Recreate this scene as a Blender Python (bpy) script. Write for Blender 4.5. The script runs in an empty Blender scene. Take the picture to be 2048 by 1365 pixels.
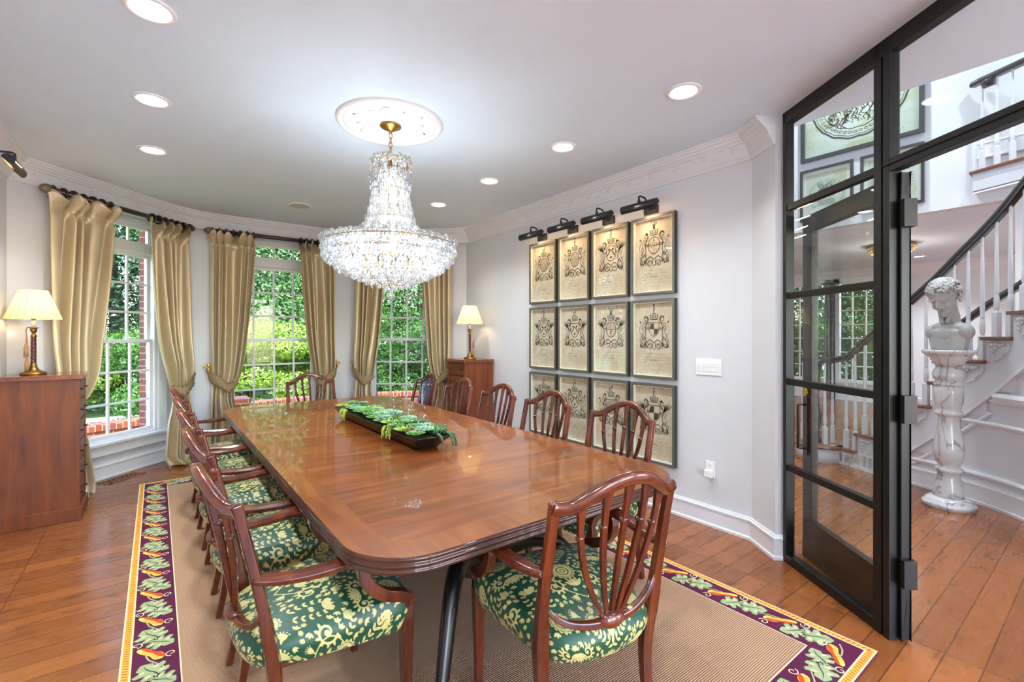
import bpy, bmesh, math, random
import numpy as np
from mathutils import Vector, Matrix
PI = math.pi
SC = bpy.context.scene
COL = SC.collection
rnd = random.Random(7)
# ---------------------------------------------------------------- camera, light of the place, exposure
EYE = 1.45
cam = bpy.data.cameras.new('camera'); camo = bpy.data.objects.new('camera', cam); COL.objects.link(camo)
cam.sensor_width = 36.0; cam.lens = 938.0 / 2048.0 * 36.0; cam.clip_start = 0.05; cam.clip_end = 200
cam.shift_y = -12.5 / 2048.0
camo.location = (0, 0, EYE); camo.rotation_euler = (PI/2, 0, -math.atan2(712, 938))
SC.camera = camo
SC.view_settings.view_transform = 'Standard'; SC.view_settings.look = 'None'
SC.view_settings.gamma = 1; SC.view_settings.exposure = 0.55
SC.view_settings.use_curve_mapping = False
SC.cycles.max_bounces = 12; SC.cycles.diffuse_bounces = 8; SC.cycles.glossy_bounces = 5
SC.cycles.transmission_bounces = 8; SC.cycles.transparent_max_bounces = 24
SC.cycles.caustics_reflective = False; SC.cycles.caustics_refractive = False
SC.cycles.sample_clamp_indirect = 4.0
SC.cycles.use_denoising = True
world = bpy.data.worlds.new('world'); SC.world = world; world.use_nodes = True
wn = world.node_tree.nodes; wl = world.node_tree.links; wn.clear()
wo = wn.new('ShaderNodeOutputWorld'); wb = wn.new('ShaderNodeBackground'); ws = wn.new('ShaderNodeTexSky')
ws.sky_type = 'NISHITA'; ws.sun_disc = False; ws.sun_elevation = math.radians(52); ws.sun_rotation = math.radians(200)
wb.inputs['Strength'].default_value = 1.6
wl.new(ws.outputs[0], wb.inputs[0]); wl.new(wb.outputs[0], wo.inputs[0])
def add_light(name, kind, loc, power, color=(1,1,1), size=0.1, rot=None, parent=None, spread=None, size_y=None, shape='DISK'):
    l = bpy.data.lights.new(name, kind); o = bpy.data.objects.new(name, l); COL.objects.link(o)
    l.energy = power; l.color = color; o.location = loc
    if kind == 'AREA':
        l.shape = shape; l.size = size
        if size_y: l.size_y = size_y
        if spread: l.spread = spread
    elif kind == 'POINT': l.shadow_soft_size = size
    elif kind == 'SPOT': l.shadow_soft_size = size; l.spot_size = spread or 1.5; l.spot_blend = 0.8
    if rot: o.rotation_euler = rot
    if parent: o.parent = parent
    return o
sun = add_light('sun', 'SUN', (0, 0, 20), 5.5, (1.0, 0.95, 0.86)); sun.data.angle = 0.01
sun.rotation_euler = Vector((0.25, 0.75, -1.05)).to_track_quat('-Z', 'Y').to_euler()
DOWN_W = 7.5       # recessed ceiling lamps
CHAND_W = 8.0       # each bulb of the chandelier
# ---------------------------------------------------------------- materials
MATS = {}
def s2l(c):
    return tuple(((x/255.0)/12.92 if x/255.0 <= 0.04045 else ((x/255.0+0.055)/1.055)**2.4) for x in c)
class NT:
    def __init__(s, name):
        s.m = bpy.data.materials.new(name); s.m.use_nodes = True
        s.n = s.m.node_tree.nodes; s.l = s.m.node_tree.links; s.n.clear()
        s.out = s.n.new('ShaderNodeOutputMaterial')
    def add(s, t, **kw):
        x = s.n.new(t)
        for k, v in kw.items():
            if k.startswith('i_'):
                key = k[2:].replace('_', ' ')
                x.inputs[key].default_value = v
            else: setattr(x, k, v)
        return x
    def link(s, a, b): s.l.new(a, b)
    def bsdf(s, **kw):
        b = s.n.new('ShaderNodeBsdfPrincipled'); s.l.new(b.outputs[0], s.out.inputs[0])
        for k, v in kw.items():
            b.inputs[k].default_value = v
        return b
    def coord(s, scale=(1,1,1), kind='Object', rot=(0,0,0)):
        tc = s.n.new('ShaderNodeTexCoord'); mp = s.n.new('ShaderNodeMapping')
        mp.inputs['Scale'].default_value = scale; mp.inputs['Rotation'].default_value = rot
        s.l.new(tc.outputs[kind], mp.inputs[0]); return mp.outputs[0]
    def noise(s, vec, scale, detail=3, rough=0.5, dist=0.0):
        x = s.n.new('ShaderNodeTexNoise'); x.inputs['Scale'].default_value = scale
        x.inputs['Detail'].default_value = detail; x.inputs['Roughness'].default_value = rough
        x.inputs['Distortion'].default_value = dist
        if vec: s.l.new(vec, x.inputs['Vector'])
        return x.outputs[0]
    def ramp(s, fac, stops):
        x = s.n.new('ShaderNodeValToRGB'); e = x.color_ramp.elements
        while len(e) > 1: e.remove(e[-1])
        e[0].position = stops[0][0]; e[0].color = tuple(stops[0][1]) + (1,)
        for p, c in stops[1:]:
            q = e.new(p); q.color = tuple(c) + (1,)
        s.l.new(fac, x.inputs[0]); return x.outputs[0]
    def mix(s, fac, a, b, mode='MIX'):
        x = s.n.new('ShaderNodeMix'); x.data_type = 'RGBA'; x.blend_type = mode
        for inp, v in ((x.inputs[0], fac), (x.inputs[6], a), (x.inputs[7], b)):
            if hasattr(v, 'is_output'): s.l.new(v, inp)
            elif isinstance(v, (int, float)): inp.default_value = v
            else: inp.default_value = tuple(v) + (1,)
        return x.outputs[2]
    def math(s, op, a, b=0.0):
        x = s.n.new('ShaderNodeMath'); x.operation = op
        for i, v in enumerate((a, b)):
            if hasattr(v, 'is_output'): s.l.new(v, x.inputs[i])
            else: x.inputs[i].default_value = v
        return x.outputs[0]
    def bump(s, height, strength, dist, bsdf):
        x = s.n.new('ShaderNodeBump'); x.inputs['Strength'].default_value = strength; x.inputs['Distance'].default_value = dist
        s.l.new(height, x.inputs['Height']); s.l.new(x.outputs[0], bsdf.inputs['Normal']); return x
def M(name, rgb=None, rough=0.5, metal=0.0, coat=0.0, var=0.0, vscale=8.0, bump=0.0, bscale=60.0, spec=0.5, emit=None, estr=0.0, sheen=0.0):
    """simple procedural material: base colour broken up by noise, optional bump"""
    if name in MATS: return MATS[name]
    t = NT(name); b = t.bsdf(**{'Roughness': rough, 'Metallic': metal, 'Coat Weight': coat, 'Specular IOR Level': spec})
    c = s2l(rgb); v = t.coord()
    n = t.noise(v, vscale, 3)
    if var > 0:
        lo = tuple(x*(1-var) for x in c); hi = tuple(min(1, x*(1+var)) for x in c)
        t.link(t.ramp(n, [(0.3, lo), (0.7, hi)]), b.inputs['Base Color'])
    else:
        t.link(t.ramp(n, [(0.0, c), (1.0, tuple(min(1, x*1.02) for x in c))]), b.inputs['Base Color'])
    if bump > 0: t.bump(t.noise(v, bscale, 2), bump, 0.005, b)
    if emit: b.inputs['Emission Color'].default_value = s2l(emit) + (1,); b.inputs['Emission Strength'].default_value = estr
    if sheen: b.inputs['Sheen Weight'].default_value = sheen
    MATS[name] = t.m; return t.m
def wood(name, dark, mid, light, axis='Z', rough=0.25, coat=0.4, scale=1.0, stretch=14.0, cr=0.08):
    if name in MATS: return MATS[name]
    t = NT(name); b = t.bsdf(**{'Roughness': rough, 'Coat Weight': coat, 'Coat Roughness': cr})
    sc = {'X': (scale, scale*stretch, scale*stretch), 'Y': (scale*stretch, scale, scale*stretch), 'Z': (scale*stretch, scale*stretch, scale)}[axis]
    v = t.coord(sc)
    n = t.noise(v, 1.6, 6, 0.62, 0.6); n2 = t.noise(t.coord((1,1,1)), 2.3, 2)
    f = t.math('ADD', t.math('MULTIPLY', n, 0.75), t.math('MULTIPLY', n2, 0.25))
    t.link(t.ramp(f, [(0.30, s2l(dark)), (0.5, s2l(mid)), (0.72, s2l(light))]), b.inputs['Base Color'])
    MATS[name] = t.m; return t.m
def glass_mat(name, tint=(1,1,1), refl=1.0, rough=0.0):
    if name in MATS: return MATS[name]
    t = NT(name); tr = t.add('ShaderNodeBsdfTransparent'); gl = t.add('ShaderNodeBsdfGlossy')
    tr.inputs[0].default_value = tuple(tint) + (1,); gl.inputs['Roughness'].default_value = rough
    lw = t.add('ShaderNodeLayerWeight'); lw.inputs[0].default_value = 0.5
    fr = t.math('ADD', t.math('MULTIPLY', t.math('POWER', lw.outputs['Facing'], 5.0), 0.94), 0.043)
    mx = t.add('ShaderNodeMixShader')
    t.link(t.math('MULTIPLY', fr, refl), mx.inputs[0]); t.link(tr.outputs[0], mx.inputs[1]); t.link(gl.outputs[0], mx.inputs[2])
    t.link(mx.outputs[0], t.out.inputs[0]); MATS[name] = t.m; return t.m
def attr_mat(name, cols, rough=0.5, coat=0.0, sheen=0.0, attr='pat', bump=0.0):
    t = NT(name); b = t.bsdf(**{'Roughness': rough, 'Coat Weight': coat, 'Sheen Weight': sheen})
    a = t.add('ShaderNodeAttribute', attribute_name=attr)
    r = t.ramp(a.outputs['Fac'], cols); n = t.noise(t.coord(), 90, 2)
    t.link(t.mix(t.math('MULTIPLY', n, 0.25), r, t.mix(0.5, r, (0,0,0))), b.inputs['Base Color'])
    if bump: t.bump(a.outputs['Fac'], bump, 0.002, b)
    MATS[name] = t.m; return t.m
# ---------------------------------------------------------------- mesh helpers
class MB:
    def __init__(s): s.v = []; s.f = []; s.mi = []; s.sm = []; s.T = None
    def _add(s, vs, fs, m=0, smooth=False):
        b = len(s.v)
        if s.T is not None: vs = [tuple(s.T @ Vector(p)) for p in vs]
        s.v.extend([tuple(p) for p in vs])
        for f in fs: s.f.append([b+i for i in f]); s.mi.append(m); s.sm.append(smooth)
        return b
    def box(s, x0, x1, y0, y1, z0, z1, m=0):
        if x0 > x1: x0, x1 = x1, x0
        if y0 > y1: y0, y1 = y1, y0
        if z0 > z1: z0, z1 = z1, z0
        v = [(x,y,z) for x in (x0,x1) for y in (y0,y1) for z in (z0,z1)]
        f = [(0,1,3,2),(4,6,7,5),(0,4,5,1),(2,3,7,6),(0,2,6,4),(1,5,7,3)]
        s._add(v, f, m)
    def prism(s, poly, z0, z1, m=0, smooth=False):
        n = len(poly)
        v = [(p[0],p[1],z0) for p in poly] + [(p[0],p[1],z1) for p in poly]
        f = [tuple(range(n-1,-1,-1)), tuple(range(n,2*n))]
        s._add(v, f, m)
        s._add(v, [(i,(i+1)%n,n+(i+1)%n,n+i) for i in range(n)], m, smooth)
    def poly(s, pts, m=0): s._add(pts, [tuple(range(len(pts)))], m)
    def tube(s, pts, r, n=8, m=0, cap=True, smooth=True, flat=1.0, ref=(0,0,1)):
        """round section swept along pts; r scalar or list; flat squashes the second axis"""
        k = len(pts); R = r if isinstance(r, (list,tuple)) else [r]*k
        P = [Vector(p) for p in pts]; vs = []
        prev = None
        for i in range(k):
            t = (P[min(i+1,k-1)] - P[max(i-1,0)])
            if t.length < 1e-9: t = Vector((0,0,1))
            t.normalize()
            rf = Vector(ref) if prev is None else prev
            a = rf - t*rf.dot(t)
            if a.length < 1e-4:
                rf = Vector((1,0,0)); a = rf - t*rf.dot(t)
                if a.length < 1e-4: a = Vector((0,1,0))
            a.normalize(); b = t.cross(a); prev = a
            for j in range(n):
                an = 2*PI*j/n
                vs.append(P[i] + a*(math.cos(an)*R[i]) + b*(math.sin(an)*R[i]*flat))
        fs = [(i*n+j, i*n+(j+1)%n, (i+1)*n+(j+1)%n, (i+1)*n+j) for i in range(k-1) for j in range(n)]
        s._add(vs, fs, m, smooth)
        if cap: s._add(vs[:n], [tuple(range(n-1,-1,-1))], m); s._add(vs[-n:], [tuple(range(n))], m)
    def sweep(s, pts, sec, ref=(0,0,1), scales=None, m=0, smooth=False, cap=True, closed=False):
        """closed section sec [(a,b)] swept along pts. a along (t x ref), b along ref-ish"""
        k = len(pts); P = [Vector(p) for p in pts]; n = len(sec); vs = []; rf = Vector(ref)
        for i in range(k):
            if closed: t0 = (P[i]-P[i-1]).normalized(); t1 = (P[(i+1)%k]-P[i]).normalized()
            else:
                t0 = (P[i]-P[i-1]).normalized() if i > 0 else (P[1]-P[0]).normalized()
                t1 = (P[i+1]-P[i]).normalized() if i < k-1 else t0
            t = (t0+t1)
            if t.length < 1e-6: t = t0
            t = t.normalized()
            a = t.cross(rf)
            if a.length < 1e-5: a = Vector((1,0,0))
            a.normalize(); b = a.cross(t).normalized()
            miter = 1.0/max(0.35, math.sqrt(max(0.0, (1+t0.dot(t1))/2)))
            sc = scales[i] if scales else 1.0
            sa, sb = sc if isinstance(sc, (list, tuple)) else (sc, sc)
            for (u, w) in sec: vs.append(P[i] + a*(u*sa*miter) + b*(w*sb))
        kk = k if closed else k-1
        fs = [(i*n+j, i*n+(j+1)%n, ((i+1)%k)*n+(j+1)%n, ((i+1)%k)*n+j) for i in range(kk) for j in range(n)]
        s._add(vs, fs, m, smooth)
        if cap and not closed: s._add(vs[:n], [tuple(range(n-1,-1,-1))], m); s._add(vs[-n:], [tuple(range(n))], m)
    def lathe(s, prof, n=24, c=(0,0,0), m=0, smooth=True, cap=True, sx=1.0, sy=1.0, a0=0.0):
        vs = []
        for (r, z) in prof:
            for j in range(n):
                an = 2*PI*j/n + a0
                vs.append((c[0]+r*sx*math.cos(an), c[1]+r*sy*math.sin(an), c[2]+z))
        k = len(prof)
        s._add(vs, [(i*n+j, i*n+(j+1)%n, (i+1)*n+(j+1)%n, (i+1)*n+j) for i in range(k-1) for j in range(n)], m, smooth)
        if cap:
            if prof[0][0] > 1e-4: s._add(vs[:n], [tuple(range(n-1,-1,-1))], m)
            if prof[-1][0] > 1e-4: s._add(vs[-n:], [tuple(range(n))], m)
    def ball(s, c, r, n=8, k=5, m=0, sc=(1,1,1)):
        vs = [(c[0], c[1], c[2]-r*sc[2])]; 
        for i in range(1, k):
            ph = -PI/2 + PI*i/k
            for j in range(n):
                an = 2*PI*j/n
                vs.append((c[0]+r*sc[0]*math.cos(ph)*math.cos(an), c[1]+r*sc[1]*math.cos(ph)*math.sin(an), c[2]+r*sc[2]*math.sin(ph)))
        vs.append((c[0], c[1], c[2]+r*sc[2])); L = len(vs)-1
        fs = [(0, 1+(j+1)%n, 1+j) for j in range(n)]
        fs += [(1+i*n+j, 1+i*n+(j+1)%n, 1+(i+1)*n+(j+1)%n, 1+(i+1)*n+j) for i in range(k-2) for j in range(n)]
        fs += [(1+(k-2)*n+j, 1+(k-2)*n+(j+1)%n, L) for j in range(n)]
        s._add(vs, fs, m, True)
    def grid(s, fn, nu, nv, m=0, smooth=True):
        vs = [fn(i/(nu-1), j/(nv-1)) for i in range(nu) for j in range(nv)]
        s._add(vs, [(i*nv+j, (i+1)*nv+j, (i+1)*nv+j+1, i*nv+j+1) for i in range(nu-1) for j in range(nv-1)], m, smooth)
    def ribbon2(s, pts, w, to3, m=0):
        """flat line of width w (scalar or list) along 2-D pts, mapped to 3-D by to3"""
        k = len(pts); vs = []
        for i in range(k):
            p0 = pts[max(i-1,0)]; p1 = pts[min(i+1,k-1)]
            dx, dy = p1[0]-p0[0], p1[1]-p0[1]; L = math.hypot(dx,dy) or 1
            ww = (w[i] if isinstance(w, (list,tuple)) else w)/2
            vs.append(to3(pts[i][0]-dy/L*ww, pts[i][1]+dx/L*ww)); vs.append(to3(pts[i][0]+dy/L*ww, pts[i][1]-dx/L*ww))
        s._add(vs, [(2*i, 2*i+1, 2*i+3, 2*i+2) for i in range(k-1)], m)
    def build(s, name, mats, parent=None, loc=None, bevel=0.0, fix=True, seg=2):
        me = bpy.data.meshes.new(name); me.from_pydata(s.v, [], s.f)
        if not isinstance(mats, (list, tuple)): mats = [mats]
        for x in mats: me.materials.append(x)
        me.polygons.foreach_set('material_index', s.mi); me.polygons.foreach_set('use_smooth', s.sm); me.update()
        if fix:
            bm = bmesh.new(); bm.from_mesh(me); bmesh.ops.remove_doubles(bm, verts=bm.verts, dist=1e-5)
            bmesh.ops.recalc_face_normals(bm, faces=bm.faces); bm.to_mesh(me); bm.free()
        o = bpy.data.objects.new(name, me); COL.objects.link(o)
        if parent: o.parent = parent
        if loc: o.location = loc
        if bevel > 0:
            b = o.modifiers.new('bevel', 'BEVEL'); b.width = bevel; b.segments = seg; b.limit_method = 'ANGLE'; b.angle_limit = 0.7
            b.harden_normals = False
        return o
def tag(o, label=None, cat=None, group=None, kind=None):
    if label: o['label'] = label
    if cat: o['category'] = cat
    if group: o['group'] = group
    if kind: o['kind'] = kind
    return o
def thing(name, label, cat, loc=(0,0,0), rz=0.0, group=None):
    o = bpy.data.objects.new(name, None); COL.objects.link(o); o.empty_display_size = 0.1
    o.location = loc; o.rotation_euler = (0,0,rz); return tag(o, label, cat, group)
def kids(o): return [c for c in bpy.data.objects if c.parent == o]
def copy_tree(o, loc=None, rz=None, label=None, group=None, parent=None):
    c = o.copy(); COL.objects.link(c); c.parent = parent
    if loc is not None: c.location = loc
    if rz is not None: c.rotation_euler = (0,0,rz)
    if label: c['label'] = label
    if group: c['group'] = group
    for ch in kids(o): copy_tree(ch, parent=c)
    return c
def struct(name, mb, mats, parent=None, **kw):
    o = mb.build(name, mats, parent, **kw)
    if not parent: o['kind'] = 'structure'
    return o
def bez(p0, p1, p2, p3, n=10):
    out = []
    for i in range(n+1):
        t = i/n; a = (1-t)**3; b = 3*(1-t)**2*t; c = 3*(1-t)*t*t; d = t**3
        out.append(tuple(a*p0[k]+b*p1[k]+c*p2[k]+d*p3[k] for k in range(len(p0))))
    return out
def cr(pts, per=6):
    """Catmull-Rom through pts"""
    out = []; n = len(pts)
    for i in range(n-1):
        p0 = pts[max(i-1,0)]; p1 = pts[i]; p2 = pts[i+1]; p3 = pts[min(i+2,n-1)]
        for k in range(per):
            t = k/per
            out.append(tuple(0.5*((2*p1[j])+(-p0[j]+p2[j])*t+(2*p0[j]-5*p1[j]+4*p2[j]-p3[j])*t*t+(-p0[j]+3*p1[j]-3*p2[j]+p3[j])*t**3) for j in range(len(p1))))
    out.append(tuple(pts[-1])); return out
RECT = lambda w, h: [(-w/2,-h/2),(w/2,-h/2),(w/2,h/2),(-w/2,h/2)]
# ---------------------------------------------------------------- common materials
white = M('white_paint', (216,218,222), 0.55, var=0.01)
ceilm = M('ceiling_paint', (224,238,250), 0.7, var=0.01)
trimm = M('trim_paint', (228,230,233), 0.3, var=0.01)
winm = M('window_paint', (236,236,238), 0.3)
pane = glass_mat('pane_glass', (0.96,0.98,0.97), 1.0); wpane = glass_mat('window_glass', (0.97,0.99,0.98), 0.45)
steel = M('black_steel', (11,11,11), 0.4, metal=0.1, var=0.05)
mahog = wood('mahogany', (40,14,8), (84,34,18), (126,56,24), 'Z', 0.2, 0.4, 1.0, 12)
mahogx = wood('mahogany_flat', (44,15,8), (88,36,19), (130,58,25), 'X', 0.2, 0.4, 1.0, 12)
cherry = wood('cherry', (80,32,6), (114,52,12), (138,70,20), 'Z', 0.45, 0.0, 1.0, 9)
ebony = M('ebony', (13,10,9), 0.32, coat=0.15, var=0.1)
brass = M('brass', (176,134,64), 0.28, metal=1.0, var=0.08)
abrass = M('antique_brass', (150,116,66), 0.35, metal=1.0, var=0.15)
iron = M('dark_bronze', (30,27,25), 0.42, metal=0.3, var=0.05)
H0 = 2.868          # ceiling height
WL, WR = -0.94, 3.354
# floor: hand-scraped planks running along X
t = NT('plank_floor'); b = t.bsdf(**{'Roughness': 0.22, 'Coat Weight': 0.2, 'Coat Roughness': 0.14, 'Specular IOR Level': 0.42})
v = t.coord()
br = t.add('ShaderNodeTexBrick', offset=0.37, offset_frequency=1)
for k, x in {'Scale': 1.0, 'Mortar Size': 0.0026, 'Mortar Smooth': 0.1, 'Bias': 0.0, 'Brick Width': 1.75, 'Row Height': 0.127}.items(): br.inputs[k].default_value = x
br.inputs['Color1'].default_value = s2l((150,86,40)) + (1,); br.inputs['Color2'].default_value = s2l((108,56,25)) + (1,)
br.inputs['Mortar'].default_value = s2l((40,20,10)) + (1,)
t.link(v, br.inputs['Vector'])
g = t.noise(t.coord((1.2, 22, 1)), 1.5, 6, 0.6, 0.8)
g2 = t.noise(t.coord((5, 11, 1)), 1.4, 4, 0.6)
c1 = t.mix(t.math('MULTIPLY', g, 0.5), br.outputs[0], s2l((154,90,42)))
dk = t.ramp(g2, [(0.55, (0,0,0)), (0.70, (1,1,1))])
c2 = t.mix(t.math('MULTIPLY', dk, 0.6), c1, s2l((74,38,22)))
t.link(c2, b.inputs['Base Color'])
hh = t.math('ADD', t.math('MULTIPLY', br.outputs[1], -1.0), t.math('MULTIPLY', t.noise(t.coord((3, 30, 1)), 1.2, 3), 0.35))
t.bump(hh, 0.5, 0.005, b)
rg = t.ramp(t.noise(t.coord((2, 16, 1)), 2.0, 3), [(0.3, (0.16,)*3), (0.7, (0.34,)*3)]); t.link(rg, b.inputs['Roughness'])
floorm = t.m
def brick_mat(name, c1, c2, mortar, rot=(0,0,0), rough=0.85):
    t = NT(name); b = t.bsdf(Roughness=rough)
    br = t.add('ShaderNodeTexBrick')
    for k, x in {'Scale': 1.0, 'Mortar Size': 0.006, 'Brick Width': 0.21, 'Row Height': 0.073}.items(): br.inputs[k].default_value = x
    br.inputs['Color1'].default_value = s2l(c1)+(1,); br.inputs['Color2'].default_value = s2l(c2)+(1,); br.inputs['Mortar'].default_value = s2l(mortar)+(1,)
    t.link(t.coord((1,1,1), 'UV'), br.inputs['Vector'])
    n = t.noise(t.coord(), 30, 3)
    t.link(t.mix(t.math('MULTIPLY', n, 0.4), br.outputs[0], s2l((110,50,36))), b.inputs['Base Color'])
    t.bump(br.outputs[1], -0.4, 0.005, b); return t.m
brickm = brick_mat('red_brick', (164,84,56), (132,64,46), (178,158,144))
brickd = brick_mat('house_brick_shaded', (128,66,54), (98,50,44), (150,138,130))  # same brick darkened: shade of the window jambs put into the colour
def uv_wall(o):
    """UVs in metres: horizontal distance and height, for masonry"""
    me = o.data; uv = me.uv_layers.new(name='UVMap')
    for p in me.polygons:
        n = p.normal
        for li in p.loop_indices:
            c = me.vertices[me.loops[li].vertex_index].co
            if abs(n.z) > 0.7: uv.data[li].uv = (c.x*0.7+c.y*0.7, c.y)
            else: uv.data[li].uv = (c.x*(-n.y)+c.y*n.x, c.z)
# ---------------------------------------------------------------- floor and ceiling
mb = MB(); mb.box(-1.3, 12.6, -3.2, 7.0, -0.12, 0.0)
# floor stops outside the bay: corners cut
mb = MB(); mb.prism([(-1.3,-3.2),(12.6,-3.2),(12.6,6.2),(3.46,6.2),(3.0,6.4),(2.4,6.97),(0.1,6.97),(-0.7,6.4),(-1.3,5.9)], -0.12, 0.0)
struct('floor', mb, floorm)
mb = MB(); mb.prism([(-1.3,-3.2),(3.463,-3.2),(3.463,6.2),(2.4,7.3),(0.1,7.3),(-1.3,5.9)], H0, H0+0.2)
struct('ceiling', mb, ceilm)
mb = MB(); mb.box(7.255, 12.6, -3.2, 6.2, H0, H0+0.12); struct('ceiling_hall', mb, ceilm)
mb = MB(); mb.box(3.3, 7.4, -3.2, 6.2, 5.6, 5.7); struct('ceiling_stairwell', mb, ceilm)
# ---------------------------------------------------------------- walls
mb = MB(); mb.box(WL-0.15, WL, -3.2, 5.4, 0, H0); struct('wall_left', mb, white)
mb = MB(); mb.prism([(WR,1.615),(3.195,1.388),(3.232,1.352),(3.36,1.41),(3.463,1.52),(3.463,5.9),(WR,5.9)], 0, H0); struct('wall_right', mb, white)
mb = MB(); mb.box(3.463, 3.6, -3.2, 6.2, H0+0.2, 5.6)
struct('wall_stairwell_upper', mb, white)
mb = MB(); 
for (x0,x1) in ((-1.3,-0.8),(1.0,1.3),(3.1,3.7),(6.3,7.1),(9.4,12.6)): mb.box(x0,x1,-3.35,-3.2,0,5.6)
for (x0,x1) in ((-0.8,1.0),(1.3,3.1),(3.7,6.3),(7.1,9.4)): mb.box(x0,x1,-3.35,-3.2,0,0.3); mb.box(x0,x1,-3.35,-3.2,2.6,5.6)  # wide openings added out of view to let sky light in
struct('wall_rear', mb, white)
mb = MB(); mb.box(-12, 18, -16, -3.36, -0.3, -0.12); struct('bounce_ground', mb, M('bounce_stone', (222,218,212), 0.9, var=0.05))  # unseen pale ground added to bounce sunlight up onto the ceiling
def frame_T(c, ang):
    """local x along the wall (left to right seen from inside), local y outward, z up"""
    return Matrix.Translation(c) @ Matrix.Rotation(ang, 4, 'Z')
FX = {1: frame_T(Vector((-0.29,6.02,0)), PI/4), 2: frame_T(Vector((1.242,6.6,0)), 0.0), 3: frame_T(Vector((2.774,6.02,0)), -PI/4)}
FHALF = {1: 0.82, 2: 0.952, 3: 0.82}
WC = {1: 0.135, 2: 0.01, 3: -0.135}           # window centre along each facet
RH = 0.655                                     # recess half width
RD = 0.24                                      # recess depth
for k, T in FX.items():
    F = FHALF[k]; c = WC[k]
    mb = MB(); mb.T = T
    a, b_ = c-RH, c+RH
    ext = 0.16
    mb.box(-F-(0.0 if k==2 else (0.25 if k==1 else 0)), a, 0, 0.34, 0, H0); mb.box(b_, F+(0.25 if k==3 else 0), 0, 0.34, 0, H0)
    mb.box(a, b_, 0, 0.34, 2.70, H0)
    mb.box(a, c-0.535, RD, 0.34, 0, 2.70); mb.box(c+0.535, b_, RD, 0.34, 0, 2.70)
    mb.box(c-0.535, c+0.535, RD, 0.34, 0, 0.36)
    struct('wall_bay_%s' % {1:'left',2:'middle',3:'right'}[k], mb, white)
    # outer brick skin
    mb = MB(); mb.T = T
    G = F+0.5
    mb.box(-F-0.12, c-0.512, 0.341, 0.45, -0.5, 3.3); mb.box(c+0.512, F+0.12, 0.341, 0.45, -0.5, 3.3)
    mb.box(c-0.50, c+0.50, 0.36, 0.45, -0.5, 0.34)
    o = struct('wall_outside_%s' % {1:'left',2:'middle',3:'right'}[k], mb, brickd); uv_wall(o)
    # the window
    w = bpy.data.objects.new('window_%d' % k, None); COL.objects.link(w); w.matrix_world = T @ Matrix.Translation((c,0,0)); w['kind'] = 'structure'
    m = MB(); hw = 0.478; y0, y1 = 0.235, 0.34
    m.box(-0.535, -hw-0.012, y0, y1, 0.36, 2.70); m.box(hw+0.012, 0.535, y0, y1, 0.36, 2.70)
    m.box(-0.535, 0.535, y0, y1, 2.642, 2.70); m.box(-0.535, 0.535, y0, y1, 0.36, 0.395)
    m.box(-0.535, 0.535, y0-0.004, y1, 2.335, 2.43)
    m.build('window_frame', winm, w, bevel=0.004)
    def sash(z0, z1, ya, nr, name):
        s_ = MB(); yb = ya+0.035
        s_.box(-hw-0.012, -hw+0.02, ya, yb, z0, z1); s_.box(hw-0.02, hw+0.012, ya, yb, z0, z1)
        s_.box(-hw, hw, ya, yb, z0, z0+0.036); s_.box(-hw, hw, ya, yb, z1-0.036, z1)
        for i in (1,2,3):
            x = -hw + i*hw/2
            s_.box(x-0.011, x+0.011, ya+0.008, yb-0.004, z0+0.03, z1-0.03)
        for i in range(1, nr):
            z = z0+0.018 + i*(z1-z0-0.036)/nr
            s_.box(-hw+0.01, hw-0.01, ya+0.009, yb-0.005, z-0.011, z+0.011)
        o = s_.build(name, winm, w, bevel=0.003)
        g = MB(); g.box(-hw+0.01, hw-0.01, ya+0.017, ya+0.021, z0+0.02, z1-0.02); g.build('window_pane', wpane, o)
    sash(0.395, 1.40, 0.262, 3, 'lower_sash'); sash(1.365, 2.335, 0.30, 3, 'upper_sash'); sash(2.43, 2.642, 0.285, 1, 'transom_sash')
    # casing, fluted
    m = MB()
    for sgn in (-1, 1):
        x0, x1 = sgn*0.525, sgn*0.64
        m.box(x0, x1, 0.215, 0.24, 0.37, 2.68)
        for q in range(4):
            xx = sgn*(0.54+q*0.026); m.tube([(xx,0.215,0.40),(xx,0.215,2.6)], 0.007, 6, cap=True)
    m.box(-0.64, 0.64, 0.21, 0.24, 2.66, 2.70)
    m.build('window_casing', trimm, w, bevel=0.003)
    m = MB(); m.box(-0.65, 0.65, 0.165, 0.262, 0.345, 0.372); m.sweep([(-0.65,0.22,0.30),(0.65,0.22,0.30)], [(0.02,-0.06),(0.02,0.045),(-0.035,0.045),(-0.035,0.03),(-0.015,0.0),(-0.012,-0.035),(-0.004,-0.06)], m=0)
    m.build('window_sill', trimm, w, bevel=0.004)
    m = MB()
    for (z0,z1,y) in ((0,0.13,0.222),(0.13,0.142,0.214),(0.142,0.156,0.228),(0,0.022,0.212)): m.box(-0.654, 0.654, y, 0.24, z0, z1)
    m.build('window_skirting', trimm, w, bevel=0.003)
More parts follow.
